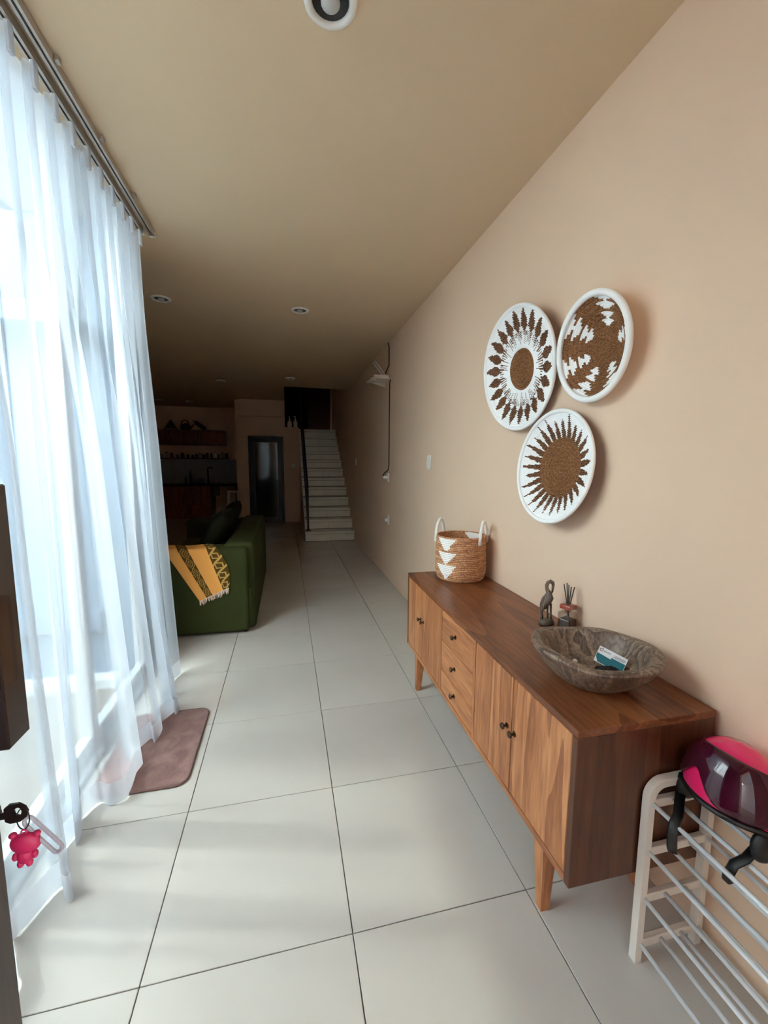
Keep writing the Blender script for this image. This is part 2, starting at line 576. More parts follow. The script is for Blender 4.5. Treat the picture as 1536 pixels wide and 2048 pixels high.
# ------------------------------------------------------------------ curtain and its tracks
XT = -0.405
CY0, CY1 = -0.62, 1.87
for k, (dx, lab, z0) in enumerate(((0.0, 'aluminium curtain track carrying the sheer curtain', ZC - 0.034), (0.055, 'empty second curtain track nearer the room', ZC - 0.030))):
    t = thing('curtain_track', (XT + dx, CY1, z0), lab, 'curtain track', 'ceiling curtain tracks')
    mb = MB()
    mb.box(XT + dx - 0.014, XT + dx + 0.014, CY0, CY1 + 0.03 * k, ZC - 0.006, ZC - 0.0005)
    mb.box(XT + dx - 0.014, XT + dx - 0.010, CY0, CY1 + 0.03 * k, z0, ZC - 0.006)
    mb.box(XT + dx + 0.010, XT + dx + 0.014, CY0, CY1 + 0.03 * k, z0, ZC - 0.006)
    mb.box(XT + dx - 0.014, XT + dx - 0.004, CY0, CY1 + 0.03 * k, z0 - 0.002, z0)
    mb.box(XT + dx + 0.004, XT + dx + 0.014, CY0, CY1 + 0.03 * k, z0 - 0.002, z0)
    mb.build('channel', M_alu, t)
    B(XT + dx - 0.016, XT + dx + 0.016, CY1 + 0.03 * k, CY1 + 0.03 * k + 0.022, z0 - 0.004, ZC - 0.0005, 0.003).build('end_cap', M_plastic, t)
    if k == 1:
        for yb in (0.75, 1.12, 1.52):
            B(XT + dx + 0.014, XT + dx + 0.030, yb - 0.012, yb + 0.012, ZC - 0.020, ZC - 0.0005, 0.002).build('bracket', M_alu, t)

LAM = 0.136
rc = random.Random(3)
NP = int((CY1 - CY0) / LAM) + 3
jit = [rc.uniform(-1, 1) for _ in range(NP * 3)]
def sm(t): return t * t * (3 - 2 * t)
def lerpn(arr, u):
    i = int(math.floor(u)); f = u - i
    i = max(0, min(len(arr) - 2, i))
    return arr[i] * (1 - sm(f)) + arr[i + 1] * sm(f)
def flare(y):
    # how far the hem stands out into the room
    pts = [(-1.4, 0.02), (0.15, 0.015), (0.35, 0.035), (0.60, 0.03), (0.85, 0.10), (1.10, 0.12), (1.35, 0.13), (1.60, 0.09), (1.95, 0.07)]
    for (a, va), (b, vb) in zip(pts[:-1], pts[1:]):
        if a <= y <= b:
            return va + (vb - va) * sm((y - a) / (b - a))
    return pts[-1][1]
ZT = 2.826
def curtain_pt(s, t, off=0.0):
    # s: 0..1 along the track, t: 0 (top) .. 1 (hem)
    y = CY0 + (CY1 - CY0) * s
    u = (y - CY0) / LAM
    ph = 2 * PI * u
    k = sm(min(1, max(0, t - 0.10) / 0.40))
    p2 = 2 * PI * u * 0.5 + 1.9 * lerpn(jit, u * 0.5 + 2)
    p3 = 2 * PI * u * 0.29 + 2.2 * lerpn(jit, u * 0.4 + 7)
    j1 = lerpn(jit, u + 5)
    top = -abs(math.sin(ph / 2)) ** 0.8 * 0.030
    fade = 1 - 0.62 * sm(t)
    low = 0.030 * fade * math.sin(ph + 0.9 * j1) * (0.75 + 0.45 * lerpn(jit, u * 0.7 + 9)) + 0.034 * math.sin(p2) * (0.6 + 0.4 * t) + 0.030 * t * math.sin(p3)
    x = XT + (1 - k) * top + k * low * (0.75 + 0.45 * t) + flare(y) * t ** 1.6
    yy = y - (1 - k) * 0.052 * math.sin(ph) + k * (0.020 * fade * math.sin(2 * ph + j1) + 0.044 * math.sin(2 * p2 + 0.7) * (0.6 + 0.4 * t) + 0.02 * t * math.sin(2 * p3))
    # slack top edge between the hooks
    dip = 0.012 * abs(math.sin(ph / 2)) ** 1.3
    z = (ZT - dip) * (1 - t) + 0.006 * t
    e_ = sm(max(0, min(1, (CY1 - y) / 0.22)))
    x = x * (0.35 + 0.65 * e_) + (XT + flare(y) * t ** 1.6) * 0.65 * (1 - e_)
    yy = min(yy, CY1) * e_ + (y - 0.045 * t) * (1 - e_)
    # folds drift toward the viewer on their way down
    yy += -0.02 * t * math.sin(u * 0.9)
    return Vector((x + off, yy, z))
cur = thing('sheer_curtain', (XT, CY1, 0), 'floor-length white sheer voile curtain hanging in soft folds', 'curtain')
mb = MB()
HEM = 0.965
mb.grid(lambda a, b: curtain_pt(a, b * HEM), 760, 46)
mb.build('voile', M_sheer, cur, True)
mb = MB()
mb.grid(lambda a, b: curtain_pt(a, HEM + b * (1 - HEM) * 0.998), 760, 4)
mb.build('hem', M_hem, cur, True)
tab_mesh = None
for i in range(NP - 2):
    yt = CY0 + LAM * i
    if yt < -0.1 or yt > CY1 + 0.001:
        continue
    if tab_mesh is None:
        t0 = MB()
        t0.box(-0.004, 0.010, -0.013, 0.013, -0.085, 0.004, 0.003)
        tb = t0.build('pleat_tab', M_hem, cur)
        tab_mesh = tb.data
        tb.location = Vector((XT + 0.004, yt, ZT)) - cur.location
        tab_mesh.transform(Matrix.Translation(cur.location))
    else:
        tb = bpy.data.objects.new('pleat_tab', tab_mesh)
        COL.objects.link(tb)
        tb.parent = cur
        tb.location = Vector((XT + 0.004, yt, ZT)) - cur.location
    B(XT - 0.004, XT + 0.004, yt - 0.004, yt + 0.004, ZT, ZC - 0.033).build('hook', M_plastic, cur)

# ------------------------------------------------------------------ glass door at the far end: door_1
d1 = empty('door_1', ((DX0 + DX1) / 2, YD, 0))
tag(d1, 'black framed door with a dark reflective glass pane', None, None, 'structure')
fy0, fy1 = YD - 0.02, YD + 0.10
for a in ((DX0, DX0 + 0.055, 0.0, DZ), (DX1 - 0.055, DX1, 0.0, DZ)):
    B(a[0], a[1], fy0, fy1, a[2], a[3], 0.004).build('jamb', M_black_metal, d1)
B(DX0 + 0.055, DX1 - 0.055, fy0, fy1, DZ - 0.055, DZ, 0.004).build('head', M_black_metal, d1)
lx0, lx1 = DX0 + 0.06, DX1 - 0.06
for a in ((lx0, lx0 + 0.085), (lx1 - 0.085, lx1)):
    B(a[0], a[1], YD, YD + 0.045, 0.01, DZ - 0.06, 0.004).build('stile', M_black_metal, d1)
B(lx0 + 0.085, lx1 - 0.085, YD, YD + 0.045, DZ - 0.145, DZ - 0.06, 0.004).build('rail', M_black_metal, d1)
B(lx0 + 0.085, lx1 - 0.085, YD, YD + 0.045, 0.01, 0.13, 0.004).build('rail', M_black_metal, d1)
M_dglass = mat('dark_glass', srgb(46, 54, 52), 0.06, spec=1.0, var=0.05)
B(lx0 + 0.085, lx1 - 0.085, YD + 0.015, YD + 0.025, 0.13, DZ - 0.145).build('pane', M_dglass, d1)
hd = B(lx1 - 0.06, lx1 - 0.025, YD - 0.008, YD, 0.88, 1.08, 0.002).build('handle_plate', M_black_metal, d1)
MB().tube([(lx1 - 0.045, YD, 1.02), (lx1 - 0.045, YD - 0.045, 1.02), (lx1 - 0.15, YD - 0.045, 1.02)], 0.008, 8).build('lever', M_black_metal, hd, True)
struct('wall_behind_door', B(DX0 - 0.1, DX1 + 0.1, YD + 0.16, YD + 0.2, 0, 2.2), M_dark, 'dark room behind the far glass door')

# ------------------------------------------------------------------ staircase
SX0, SX1 = 0.745, XW - 0.004
H, RUN, Y0 = 0.1872, 0.268, 6.47
M_step = mat('stair_tile', srgb(236, 234, 222), 0.22, var=0.04, vscale=5)
stair = thing('staircase', ((SX0 + SX1) / 2, Y0, 0), 'straight flight of pale tiled stairs rising beside the right wall', 'staircase')
NS = 12
for n in range(NS):
    st = empty('step', (0, 0, 0))
    st.parent = stair
    st.location = Vector((SX0, Y0 + n * RUN, n * H)) - stair.location
    yy, zz = Y0 + n * RUN, n * H
    dep = RUN if n < NS - 1 else 1.0
    # riser in two tiles
    xm = SX0 + 0.45
    for a, b in ((SX0, xm - 0.0015), (xm + 0.0015, SX1)):
        B(a, b, yy + 0.020, yy + 0.034, zz + 0.010, zz + H - 0.060, 0.001).build('riser_tile', M_step, st)
    B(SX0 - 0.008, SX1, yy - 0.004, yy + 0.034, zz + H - 0.052, zz + H - 0.018, 0.004).build('nosing', M_step, st)
    B(SX0 - 0.008, SX1, yy - 0.012, yy + dep + 0.008, zz + H - 0.017, zz + H, 0.003).build('tread', M_step, st)
poly = [(Y0 + 0.03, 0.0)]
for n in range(NS):
    poly.append((Y0 + 0.03 + n * RUN, (n + 1) * H - 0.018))
    poly.append((Y0 + 0.03 + (n + 1) * RUN if n < NS - 1 else 10.5, (n + 1) * H - 0.018))
poly += [(10.5, 0.0)]
MB().prism(poly, 'x', SX0 + 0.012, SX1).build('flight', M_grout, stair)
MB().prism(poly, 'x', SX0, SX0 + 0.0115).build('side_face', M_wall, stair)
struct('floor_landing', B(-0.06, SX0 - 0.01, YD + 0.14, 10.6, 2.05, 2.24), M_step, 'landing floor at the head of the stairs')

rail = thing('stair_railing', (SX0 + 0.06, Y0 + 0.10, H), 'black metal stair railing with a slim newel post', 'railing')
RX = SX0 + 0.055
MB().box(RX - 0.018, RX + 0.018, Y0 + 0.10, Y0 + 0.136, H, H + 0.78, 0.003).build('newel_post', M_black_metal, rail)
B(RX - 0.045, RX + 0.045, Y0 + 0.07, Y0 + 0.166, H, H + 0.012, 0.002).build('foot_plate', M_black_metal, rail)
slope = H / RUN
def rl(y, h): return H + slope * (y - Y0 - 0.118) + h
ya, yb = Y0 + 0.118, Y0 + (NS - 1) * RUN + 0.05
MB().tube([(RX, ya, rl(ya, 0.80)), (RX, yb, rl(yb, 0.80))], 0.020, 8).build('handrail', M_black_metal, rail)
MB().tube([(RX, ya, rl(ya, 0.10)), (RX, yb, rl(yb, 0.10))], 0.014, 8).build('bottom_rail', M_black_metal, rail)
nb = 26
for i in range(1, nb):
    y = ya + (yb - ya) * i / nb
    MB().box(RX - 0.007, RX + 0.007, y - 0.007, y + 0.007, rl(y, 0.10), rl(y, 0.80)).build('baluster', M_black_metal, rail)
MB().box(RX - 0.018, RX + 0.018, yb - 0.018, yb + 0.018, NS * H, NS * H + 1.0, 0.003).build('top_post', M_black_metal, rail)

# bottles on the ledge beside the stair
M_bott = mat('white_bottle', srgb(206, 200, 188), 0.4, var=0.03)
for (bx, w, h, lab) in ((0.53, 0.052, 0.15, 'squat pale pump bottle on the ledge beside the stairs'), (0.665, 0.046, 0.17, 'slim pale pump bottle on the ledge nearer the railing')):
    t = thing('pump_bottle', (bx, YD + 0.06, 2.27), lab, 'bottle', 'bottles on the stair ledge')
    MB().lathe([(w, 0), (w * 1.02, 0.01), (w, h * 0.82), (w * 0.8, h * 0.93), (0.014, h), (0.014, h + 0.02)], 16, (bx, YD + 0.06, 2.27)).build('body', M_bott, t, True, 40)
    MB().lathe([(0.016, h + 0.02), (0.016, h + 0.05), (0.006, h + 0.052), (0.006, h + 0.09)], 10, (bx, YD + 0.06, 2.27)).tube([(bx, YD + 0.06, 2.27 + h + 0.09), (bx - 0.035, YD + 0.05, 2.27 + h + 0.092)], 0.007, 8).build('pump', M_bott, t)

# ------------------------------------------------------------------ kitchen
cab_front = 10.15
M_counter = mat('black_granite', srgb(16, 16, 17), 0.15, var=0.3, vscale=60)
kc = [(-3.88, -3.28), (-3.27, -2.67), (-2.66, -2.06), (-2.05, -1.45)]
names = ['farthest from the stool', 'third from the stool', 'second from the stool', 'closest to the stool']
for (a, b), w in zip(kc, names):
    t = thing('base_cabinet', ((a + b) / 2, cab_front, 0), 'reddish wooden kitchen base cabinet, %s' % w, 'cabinet', 'kitchen base cabinets')
    B(a, b, cab_front + 0.02, YK - 0.01, 0.0, 0.835, 0.002).build('carcass', M_kit, t)
    xm = (a + b) / 2
    for c, d in ((a + 0.003, xm - 0.002), (xm + 0.002, b - 0.003)):
        dr = B(c, d, cab_front, cab_front + 0.018, 0.09, 0.80, 0.003).build('door', M_kit, t)
        xk = d - 0.03 if d < xm + 0.01 else c + 0.03
        MB().lathe([(0.006, 0), (0.006, 0.012), (0.012, 0.016), (0.010, 0.026), (0, 0.028)], 8).xf(Matrix.Translation((xk, cab_front, 0.70)) @ Matrix.Rotation(PI / 2, 4, 'X')).build('knob', M_bronze, dr, True)
ct = B(-3.88, -0.78, cab_front - 0.03, YK - 0.005, 0.836, 0.878, 0.003).build('countertop', M_counter)
tag(ct, 'long black stone kitchen countertop', 'countertop')
t = thing('counter_leg', (-0.82, cab_front + 0.05, 0), 'black panel leg carrying the open end of the countertop', 'table leg')
B(-0.86, -0.79, cab_front + 0.02, cab_front + 0.55, 0.0, 0.835, 0.003).build('panel', M_black_metal, t)
B(-0.90, -0.75, cab_front + 0.0, cab_front + 0.57, 0.0, 0.012).build('foot', M_black_metal, t)
M_splash = mat('grey_glass_tile', srgb(150, 156, 158), 0.10, spec=0.7, var=0.12, vscale=1.6)
for i, x0 in enumerate((-3.88, -3.15, -2.42, -1.69)):
    o = B(x0 + 0.002, min(x0 + 0.728, -0.985), YK - 0.012, YK - 0.001, 0.88, 1.50, 0.001).build('backsplash_panel', M_splash)
    tag(o, ['grey glossy splashback panel at the dark end of the counter', 'grey glossy splashback panel second from the dark end', 'grey glossy splashback panel behind the black bottle', 'grey glossy splashback panel behind the tap'][i], 'splashback', 'kitchen splashback panels')
# shallow pier at the right end of the kitchen wall, clad below with the same panel
struct('wall_pier', B(-1.02, -0.70, YK - 0.16, YK, 0.88, ZC), M_wall, 'shallow pier at the end of the kitchen wall')
o = B(-1.018, -0.702, YK - 0.172, YK - 0.161, 0.88, 1.50, 0.001).build('backsplash_panel', M_splash)
tag(o, 'pale glossy splashback panel on the pier at the stool end', 'splashback', 'kitchen splashback panels')
sh = B(-3.88, -1.03, YK - 0.22, YK - 0.001, 1.505, 1.535, 0.002).build('wall_shelf', mat('dark_shelf', srgb(34, 24, 18), 0.5, var=0.1))
tag(sh, 'long dark shelf of jars above the splashback', 'shelf')
us = [(-3.88, -3.18), (-3.17, -2.47), (-2.46, -1.80), (-1.79, -1.12)]
for (a, b), w in zip(us, ('farthest from the pier', 'third from the pier', 'second from the pier', 'beside the pier')):
    t = thing('wall_cabinet', ((a + b) / 2, YK - 0.36, 1.86), 'dark reddish wooden wall cabinet, %s' % w, 'cabinet', 'kitchen wall cabinets')
    B(a, b, YK - 0.34, YK - 0.001, 1.86, 2.25, 0.002).build('carcass', M_kit, t)
    dr = B(a + 0.004, b - 0.004, YK - 0.36, YK - 0.342, 1.87, 2.24, 0.003).build('door', M_kit, t)
    B(a + 0.05, b - 0.05, YK - 0.366, YK - 0.361, 1.915, 2.195, 0.002).build('raised_panel', M_kit, dr)
# things on top of the wall cabinets
M_clay = mat('dark_clay', srgb(44, 34, 30), 0.6, var=0.2)
t = thing('woven_cone', (-2.44, YK - 0.18, 2.25), 'brown cone shaped rice cover with a pale rim on the cabinets', 'food cover')
MB().lathe([(0.17, 0), (0.17, 0.03), (0.15, 0.035), (0.02, 0.24), (0.0, 0.25)], 20, (-2.44, YK - 0.18, 2.25)).build('cone', mat('brown_weave', srgb(86, 62, 46), 0.8, var=0.2), t)
MB().lathe([(0.174, 0.0), (0.176, 0.015), (0.174, 0.03)], 20, (-2.44, YK - 0.18, 2.25)).build('rim', mat('pale_rim', srgb(150, 124, 104), 0.7), t)
t = thing('kettle', (-2.08, YK - 0.18, 2.25), 'dark round kettle with a loop handle on the cabinets', 'kettle')
c = Vector((-2.08, YK - 0.18, 2.25))
MB().lathe([(0.10, 0), (0.135, 0.04), (0.13, 0.10), (0.08, 0.15), (0.03, 0.16), (0.03, 0.175), (0, 0.18)], 18, c).build('body', M_clay, t, True)
MB().tube([c + Vector((-0.11, 0, 0.10)), c + Vector((-0.10, 0, 0.20)), c + Vector((-0.04, 0, 0.255)), c + Vector((0.04, 0, 0.245)), c + Vector((0.07, 0, 0.16))], 0.014, 8).build('handle', M_clay, t, True)
MB().tube([c + Vector((0.10, 0, 0.06)), c + Vector((0.16, 0, 0.10)), c + Vector((0.185, 0, 0.15))], [0.03, 0.02, 0.014], 8).build('spout', M_clay, t, True)
t = thing('serving_tray', (-1.74, YK - 0.15, 2.25), 'dark round tray leaning on the wall above the cabinets', 'tray')
m = Matrix.Translation((-1.74, YK - 0.12, 2.25 + 0.125)) @ Matrix.Rotation(R(35), 4, 'Y') @ Matrix.Rotation(R(12), 4, 'X')
MB().box(-0.16, 0.16, -0.015, 0.015, -0.055, 0.055, 0.012).xf(m).build('board', M_clay, t)
MB().tube([m @ Vector((-0.16, 0, 0)), m @ Vector((-0.21, 0, 0))], 0.014, 8).build('grip', M_clay, t)
# jars along the shelf
rj = random.Random(11)
jx = [-2.72, -2.60, -2.47, -2.33, -2.21, -2.08, -1.96, -1.87, -1.78, -1.69, -1.60, -1.50, -1.41, -1.32, -1.22, -1.12]
jl = ['pale', 'white', 'brown', 'clear', 'wide brown', 'dark', 'black', 'small black', 'small white', 'short black', 'tall grey', 'thin dark', 'white capped', 'grey', 'tall clear', 'dark tall']
jc = [(150, 146, 140), (190, 188, 180), (74, 52, 40), (120, 120, 116), (70, 50, 40), (40, 34, 30), (24, 22, 22), (22, 20, 20), (190, 186, 178), (26, 24, 24), (90, 90, 88), (36, 32, 30), (200, 196, 190), (110, 108, 104), (130, 130, 126), (44, 38, 34)]
for i, x in enumerate(jx):
    h = rj.uniform(0.09, 0.15) + (0.03 if 'tall' in jl[i] else 0) - (0.03 if 'small' in jl[i] or 'short' in jl[i] else 0)
    r = rj.uniform(0.030, 0.040) + (0.012 if 'wide' in jl[i] else 0)
    place = 'at the curtain end' if i == 0 else ('at the pier end' if i == len(jx) - 1 else 'number %s along the kitchen shelf' % ['', 'two', 'three', 'four', 'five', 'six', 'seven', 'eight', 'nine', 'ten', 'eleven', 'twelve', 'thirteen', 'fourteen', 'fifteen'][i])
    t = thing('jar', (x, YK - 0.11, 1.535), '%s jar %s' % (jl[i], place if 'number' in place else 'on the kitchen shelf, ' + place), 'jar', 'jars on the kitchen shelf')
    cm = mat('jar_%d' % i, srgb(*jc[i]), 0.3, var=0.05)
    MB().lathe([(r * 0.95, 0), (r, 0.006), (r, h * 0.8), (r * 0.8, h * 0.88)], 14, (x, YK - 0.11, 1.535)).build('body', cm, t, True, 50)
    MB().lathe([(r * 0.85, h * 0.88), (r * 0.86, h), (r * 0.8, h + 0.004)], 14, (x, YK - 0.11, 1.535)).build('lid', M_clay if i % 3 else M_plastic, t, True, 50)
# things on the counter
zc = 0.878
t = thing('kitchen_tap', (-1.60, YK - 0.14, zc), 'black gooseneck kitchen tap on the counter', 'tap')
MB().lathe([(0.03, 0), (0.03, 0.01), (0.02, 0.03)], 12, (-1.60, YK - 0.14, zc)).build('base', M_black_metal, t)
MB().tube([(-1.60, YK - 0.14, zc + 0.02), (-1.60, YK - 0.14, zc + 0.36), (-1.58, YK - 0.16, zc + 0.41), (-1.52, YK - 0.2, zc + 0.42), (-1.47, YK - 0.22, zc + 0.38)], 0.020, 10).build('spout', M_black_metal, t, True)
for (x, r, h, colr, lab) in ((-2.02, 0.035, 0.33, (20, 18, 18), 'tall black bottle on the kitchen counter'), (-2.14, 0.03, 0.18, (60, 58, 56), 'short grey bottle beside the tall black one'), (-1.93, 0.03, 0.15, (120, 116, 110), 'small pale bottle between the black bottle and the box')):
    t = thing('bottle', (x, YK - 0.2, zc), lab, 'bottle', 'bottles on the kitchen counter')
    MB().lathe([(r, 0), (r * 1.02, 0.01), (r, h * 0.65), (r * 0.4, h * 0.8), (r * 0.38, h * 0.93)], 14, (x, YK - 0.2, zc)).build('body', mat('bottle_' + str(colr[0]), srgb(*colr), 0.3), t, True, 50)
    MB().lathe([(r * 0.45, h * 0.93), (r * 0.45, h), (r * 0.4, h * 1.005)], 12, (x, YK - 0.2, zc)).build('cap', M_dark, t)
t = thing('dish_rack', (-1.76, YK - 0.24, zc), 'dark low dish rack on the counter beside the tap', 'dish rack')
B(-1.85, -1.67, YK - 0.36, YK - 0.12, zc, zc + 0.02, 0.003).build('tray', M_dark, t)
for i in range(6):
    x = -1.84 + 0.032 * i
    MB().tube([(x, YK - 0.35, zc + 0.015), (x, YK - 0.35, zc + 0.12), (x, YK - 0.13, zc + 0.13), (x, YK - 0.13, zc + 0.015)], 0.005, 6).build('wire', M_dark, t)
tw = thing('hand_towel', (-1.30, cab_front - 0.03, 0.62), 'black towel hanging over the counter edge by the stool', 'towel')
MB().grid(lambda a, b: Vector((-1.39 + 0.16 * a, cab_front - 0.042 - 0.006 * math.sin(a * 14) * b, 0.884 - 0.30 * b)), 16, 10).build('hanging_fold', M_dark, tw, True)
MB().grid(lambda a, b: Vector((-1.39 + 0.16 * a, cab_front - 0.042 + 0.16 * b, 0.8835)), 6, 4).build('top_fold', M_dark, tw, True)
t = thing('bar_stool', (-0.86, 9.72, 0), 'pale wooden bar stool at the end of the kitchen counter', 'stool')
M_pale = mat('pale_stool_wood', srgb(232, 220, 212), 0.5, var=0.04)
sx, sy, shh = -0.86, 9.72, 0.70
B(sx - 0.13, sx + 0.13, sy - 0.13, sy + 0.13, shh, shh + 0.035, 0.006).build('seat', M_pale, t)
for a in (-1, 1):
    for b in (-1, 1):
        MB().tube([(sx + a * 0.105, sy + b * 0.105, shh), (sx + a * 0.155, sy + b * 0.155, 0.0)], 0.017, 8).build('leg', M_pale, t)
for a in (-1, 1):
    MB().tube([(sx - 0.135, sy + a * 0.135, 0.30), (sx + 0.135, sy + a * 0.135, 0.30)], 0.012, 8).build('stretcher', M_pale, t)
    MB().tube([(sx + a * 0.125, sy - 0.125, 0.42), (sx + a * 0.125, sy + 0.125, 0.42)], 0.012, 8).build('stretcher', M_pale, t)

# ------------------------------------------------------------------ downlights
M_reflector = mat('dark_reflector', srgb(70, 70, 70), 0.25, metal=0.8)
M_bulb = mat('unlit_bulb', srgb(190, 190, 188), 0.35)
dl = [((0.592, 0.345), 'large recessed downlight overhead nearest the front door'), ((0.585, 3.054), 'recessed downlight over the corridor floor'),
      ((-0.609, 3.069), 'recessed downlight beside the end of the curtain'), ((0.523, 6.35), 'recessed downlight in front of the stairs'),
      ((-0.669, 6.9), 'recessed downlight over the living room beyond the sofa'), ((-1.78, 9.8), 'recessed downlight over the kitchen counter'),
      ((-2.42, 9.7), 'recessed downlight over the dark end of the kitchen')]
for (x, y), lab in dl:
    t = thing('downlight', (x, y, ZC - 0.012), lab, 'ceiling light', 'recessed ceiling downlights')
    ro = 0.083
    mb = MB()
    prof = [(ro, 0.0117), (ro - 0.002, 0.004), (ro - 0.008, 0.0), (ro - 0.022, 0.001), (ro - 0.025, 0.0117)]
    rings = [[mb.bm.verts.new((x + r * math.cos(2 * PI * k / 28), y + r * math.sin(2 * PI * k / 28), ZC - 0.012 + z)) for k in range(28)] for r, z in prof]
    for a, b in zip(rings[:-1], rings[1:]):
        for k in range(28):
            mb.bm.faces.new((a[k], a[(k + 1) % 28], b[(k + 1) % 28], b[k]))
    mb.build('trim_ring', M_plastic, t, True)
    MB().lathe([(ro - 0.026, 0.0095), (0.02, 0.0115), (0.0, 0.0116)], 24, (x, y, ZC - 0.012)).build('reflector', M_reflector, t, True)
    MB().ell((x, y, ZC - 0.006), 0.030, 0.030, 0.016, 16, 8, -1, 0.3).build('bulb', M_bulb, t, True)

# ------------------------------------------------------------------ fittings on the right wall
def plate(name, y, z, w, h, lab, cat, group, d=0.010):
    t = thing(name, (XW, y, z), lab, cat, group)
    B(XW - d, XW - 0.0005, y - w / 2, y + w / 2, z - h / 2, z + h / 2, 0.003, 2).build('plate', M_plastic, t)
    return t
t = plate('light_switch', 2.36, 1.455, 0.085, 0.125, 'white wall switch on the right wall nearest the baskets', 'switch', 'wall switches')
B(XW - 0.017, XW - 0.010, 2.36 - 0.028, 2.36 + 0.028, 1.455 - 0.045, 1.455 + 0.045, 0.003).build('rocker', M_plastic, t)
t = plate('light_switch', 6.3, 1.46, 0.085, 0.125, 'white wall switch on the right wall at the foot of the stairs', 'switch', 'wall switches')
B(XW - 0.017, XW - 0.010, 6.3 - 0.028, 6.3 + 0.028, 1.46 - 0.045, 1.46 + 0.045, 0.003).build('rocker', M_plastic, t)
t = plate('wall_socket', 3.87, 1.27, 0.085, 0.11, 'white wall socket with the black cable plugged in', 'socket', 'wall sockets')
MB().lathe([(0.020, 0), (0.020, 0.006)], 14).xf(Matrix.Translation((XW - 0.0105, 3.87, 1.27)) @ Matrix.Rotation(-PI / 2, 4, 'Y')).build('outlet_face', M_plastic, t)
t = plate('wall_socket', 3.84, 0.745, 0.085, 0.11, 'white wall socket with an empty white plug, low on the wall', 'socket', 'wall sockets')
B(XW - 0.05, XW - 0.010, 3.82, 3.86, 0.725, 0.765, 0.006).build('plug', M_plastic, t)
t = thing('light_switch', (0.60, YD, 1.36), 'white wall switch beside the far glass door', 'switch', 'wall switches')
B(0.555, 0.645, YD - 0.010, YD - 0.0005, 1.315, 1.405, 0.003).build('plate', M_plastic, t)
B(0.575, 0.598, YD - 0.016, YD - 0.010, 1.335, 1.385, 0.002).build('rocker', M_plastic, t)
B(0.602, 0.625, YD - 0.016, YD - 0.010, 1.335, 1.385, 0.002).build('rocker', M_plastic, t)

# router on a small bracket shelf
ry, rz = 3.86, 2.44
t = thing('bracket_shelf', (XW, ry, rz), 'small white bracket shelf high on the wall under the router', 'shelf')
B(XW - 0.24, XW - 0.0005, ry - 0.09, ry + 0.24, rz - 0.012, rz, 0.002).build('board', M_cream, t)
MB().prism([(XW - 0.20, rz - 0.012), (XW - 0.0005, rz - 0.012), (XW - 0.0005, rz - 0.07)], 'y', ry + 0.18, ry + 0.195).build('bracket', M_cream, t)
B(XW - 0.235, XW - 0.18, ry - 0.09, ry - 0.085, rz - 0.04, rz, 0.001).build('lip', M_cream, t)
t = thing('wifi_router', (XW - 0.11, ry + 0.03, rz), 'white router with raised antennas on the high shelf', 'router')
B(XW - 0.20, XW - 0.02, ry - 0.07, ry + 0.13, rz, rz + 0.035, 0.008, 2).build('body', M_cream, t)
for k, yy in enumerate((ry - 0.02, ry + 0.08)):
    MB().tube([(XW - 0.055, yy, rz + 0.03), (XW - 0.075, yy, rz + 0.075), (XW - 0.17, yy + 0.03, rz + 0.20)], [0.010, 0.009, 0.006], 8).build('antenna', M_plastic, t, True)
B(XW - 0.22, XW - 0.195, ry + 0.02, ry + 0.06, rz + 0.002, rz + 0.03, 0.003).build('black_adapter', M_dark, t)
cb = MB().tube([(XW - 0.012, ry + 0.02, ZC - 0.005), (XW - 0.010, ry - 0.02, ZC - 0.06), (XW - 0.010, ry - 0.02, rz + 0.16), (XW - 0.05, ry + 0.015, rz + 0.055), (XW - 0.058, ry + 0.02, rz + 0.038)], 0.006, 6).build('power_cord', M_dark, None, True)
tag(cb, 'black cable dropping from the ceiling into the router', 'cable')
cb = MB().tube([(XW - 0.012, ry - 0.098, rz - 0.02), (XW - 0.008, ry - 0.06, rz - 0.05), (XW - 0.008, ry - 0.05, rz - 0.2), (XW - 0.008, ry - 0.045, 1.42), (XW - 0.012, ry - 0.02, 1.36), (XW - 0.05, ry + 0.04, 1.315), (XW - 0.062, ry + 0.035, 1.285)], 0.006, 6).build('power_cord', M_dark, None, True)
tag(cb, 'black cable hanging from the router shelf down to the socket', 'cable')
pl = MB().lathe([(0.019, 0), (0.021, 0.01), (0.018, 0.04), (0.010, 0.048)], 12).xf(Matrix.Translation((XW - 0.0172, 3.87, 1.27)) @ Matrix.Rotation(-PI / 2, 4, 'Y')).build('mains_plug', M_plastic, None, True)
tag(pl, 'white round plug pushed into the wall socket', 'plug')

# ------------------------------------------------------------------ sideboard
SBX0, SBX1, SBY0, SBY1, SBZ0, SBZ1 = 1.174, 1.636, -0.232, 1.415, 0.268, 0.743
sb = thing('sideboard', (SBX0, SBY0, 0), 'long low teak sideboard on tapered legs against the wall', 'sideboard', rz=-0.0072)
TK = 0.022
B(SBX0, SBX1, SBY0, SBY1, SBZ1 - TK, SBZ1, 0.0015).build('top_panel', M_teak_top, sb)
B(SBX0, SBX1, SBY0, SBY0 + TK, SBZ0, SBZ1 - TK - 0.0005, 0.0015).build('end_panel', M_teak_end_shade, sb)
B(SBX0, SBX1, SBY1 - TK, SBY1, SBZ0, SBZ1 - TK - 0.0005, 0.0015).build('end_panel', M_teak_end_shade, sb)
B(SBX0, SBX1, SBY0 + TK, SBY1 - TK, SBZ0, SBZ0 + TK, 0.0015).build('bottom_panel', M_teak_y, sb)
B(SBX1 - 0.012, SBX1, SBY0 + TK, SBY1 - TK, SBZ0 + TK, SBZ1 - TK).build('back_panel', M_teak_y, sb)
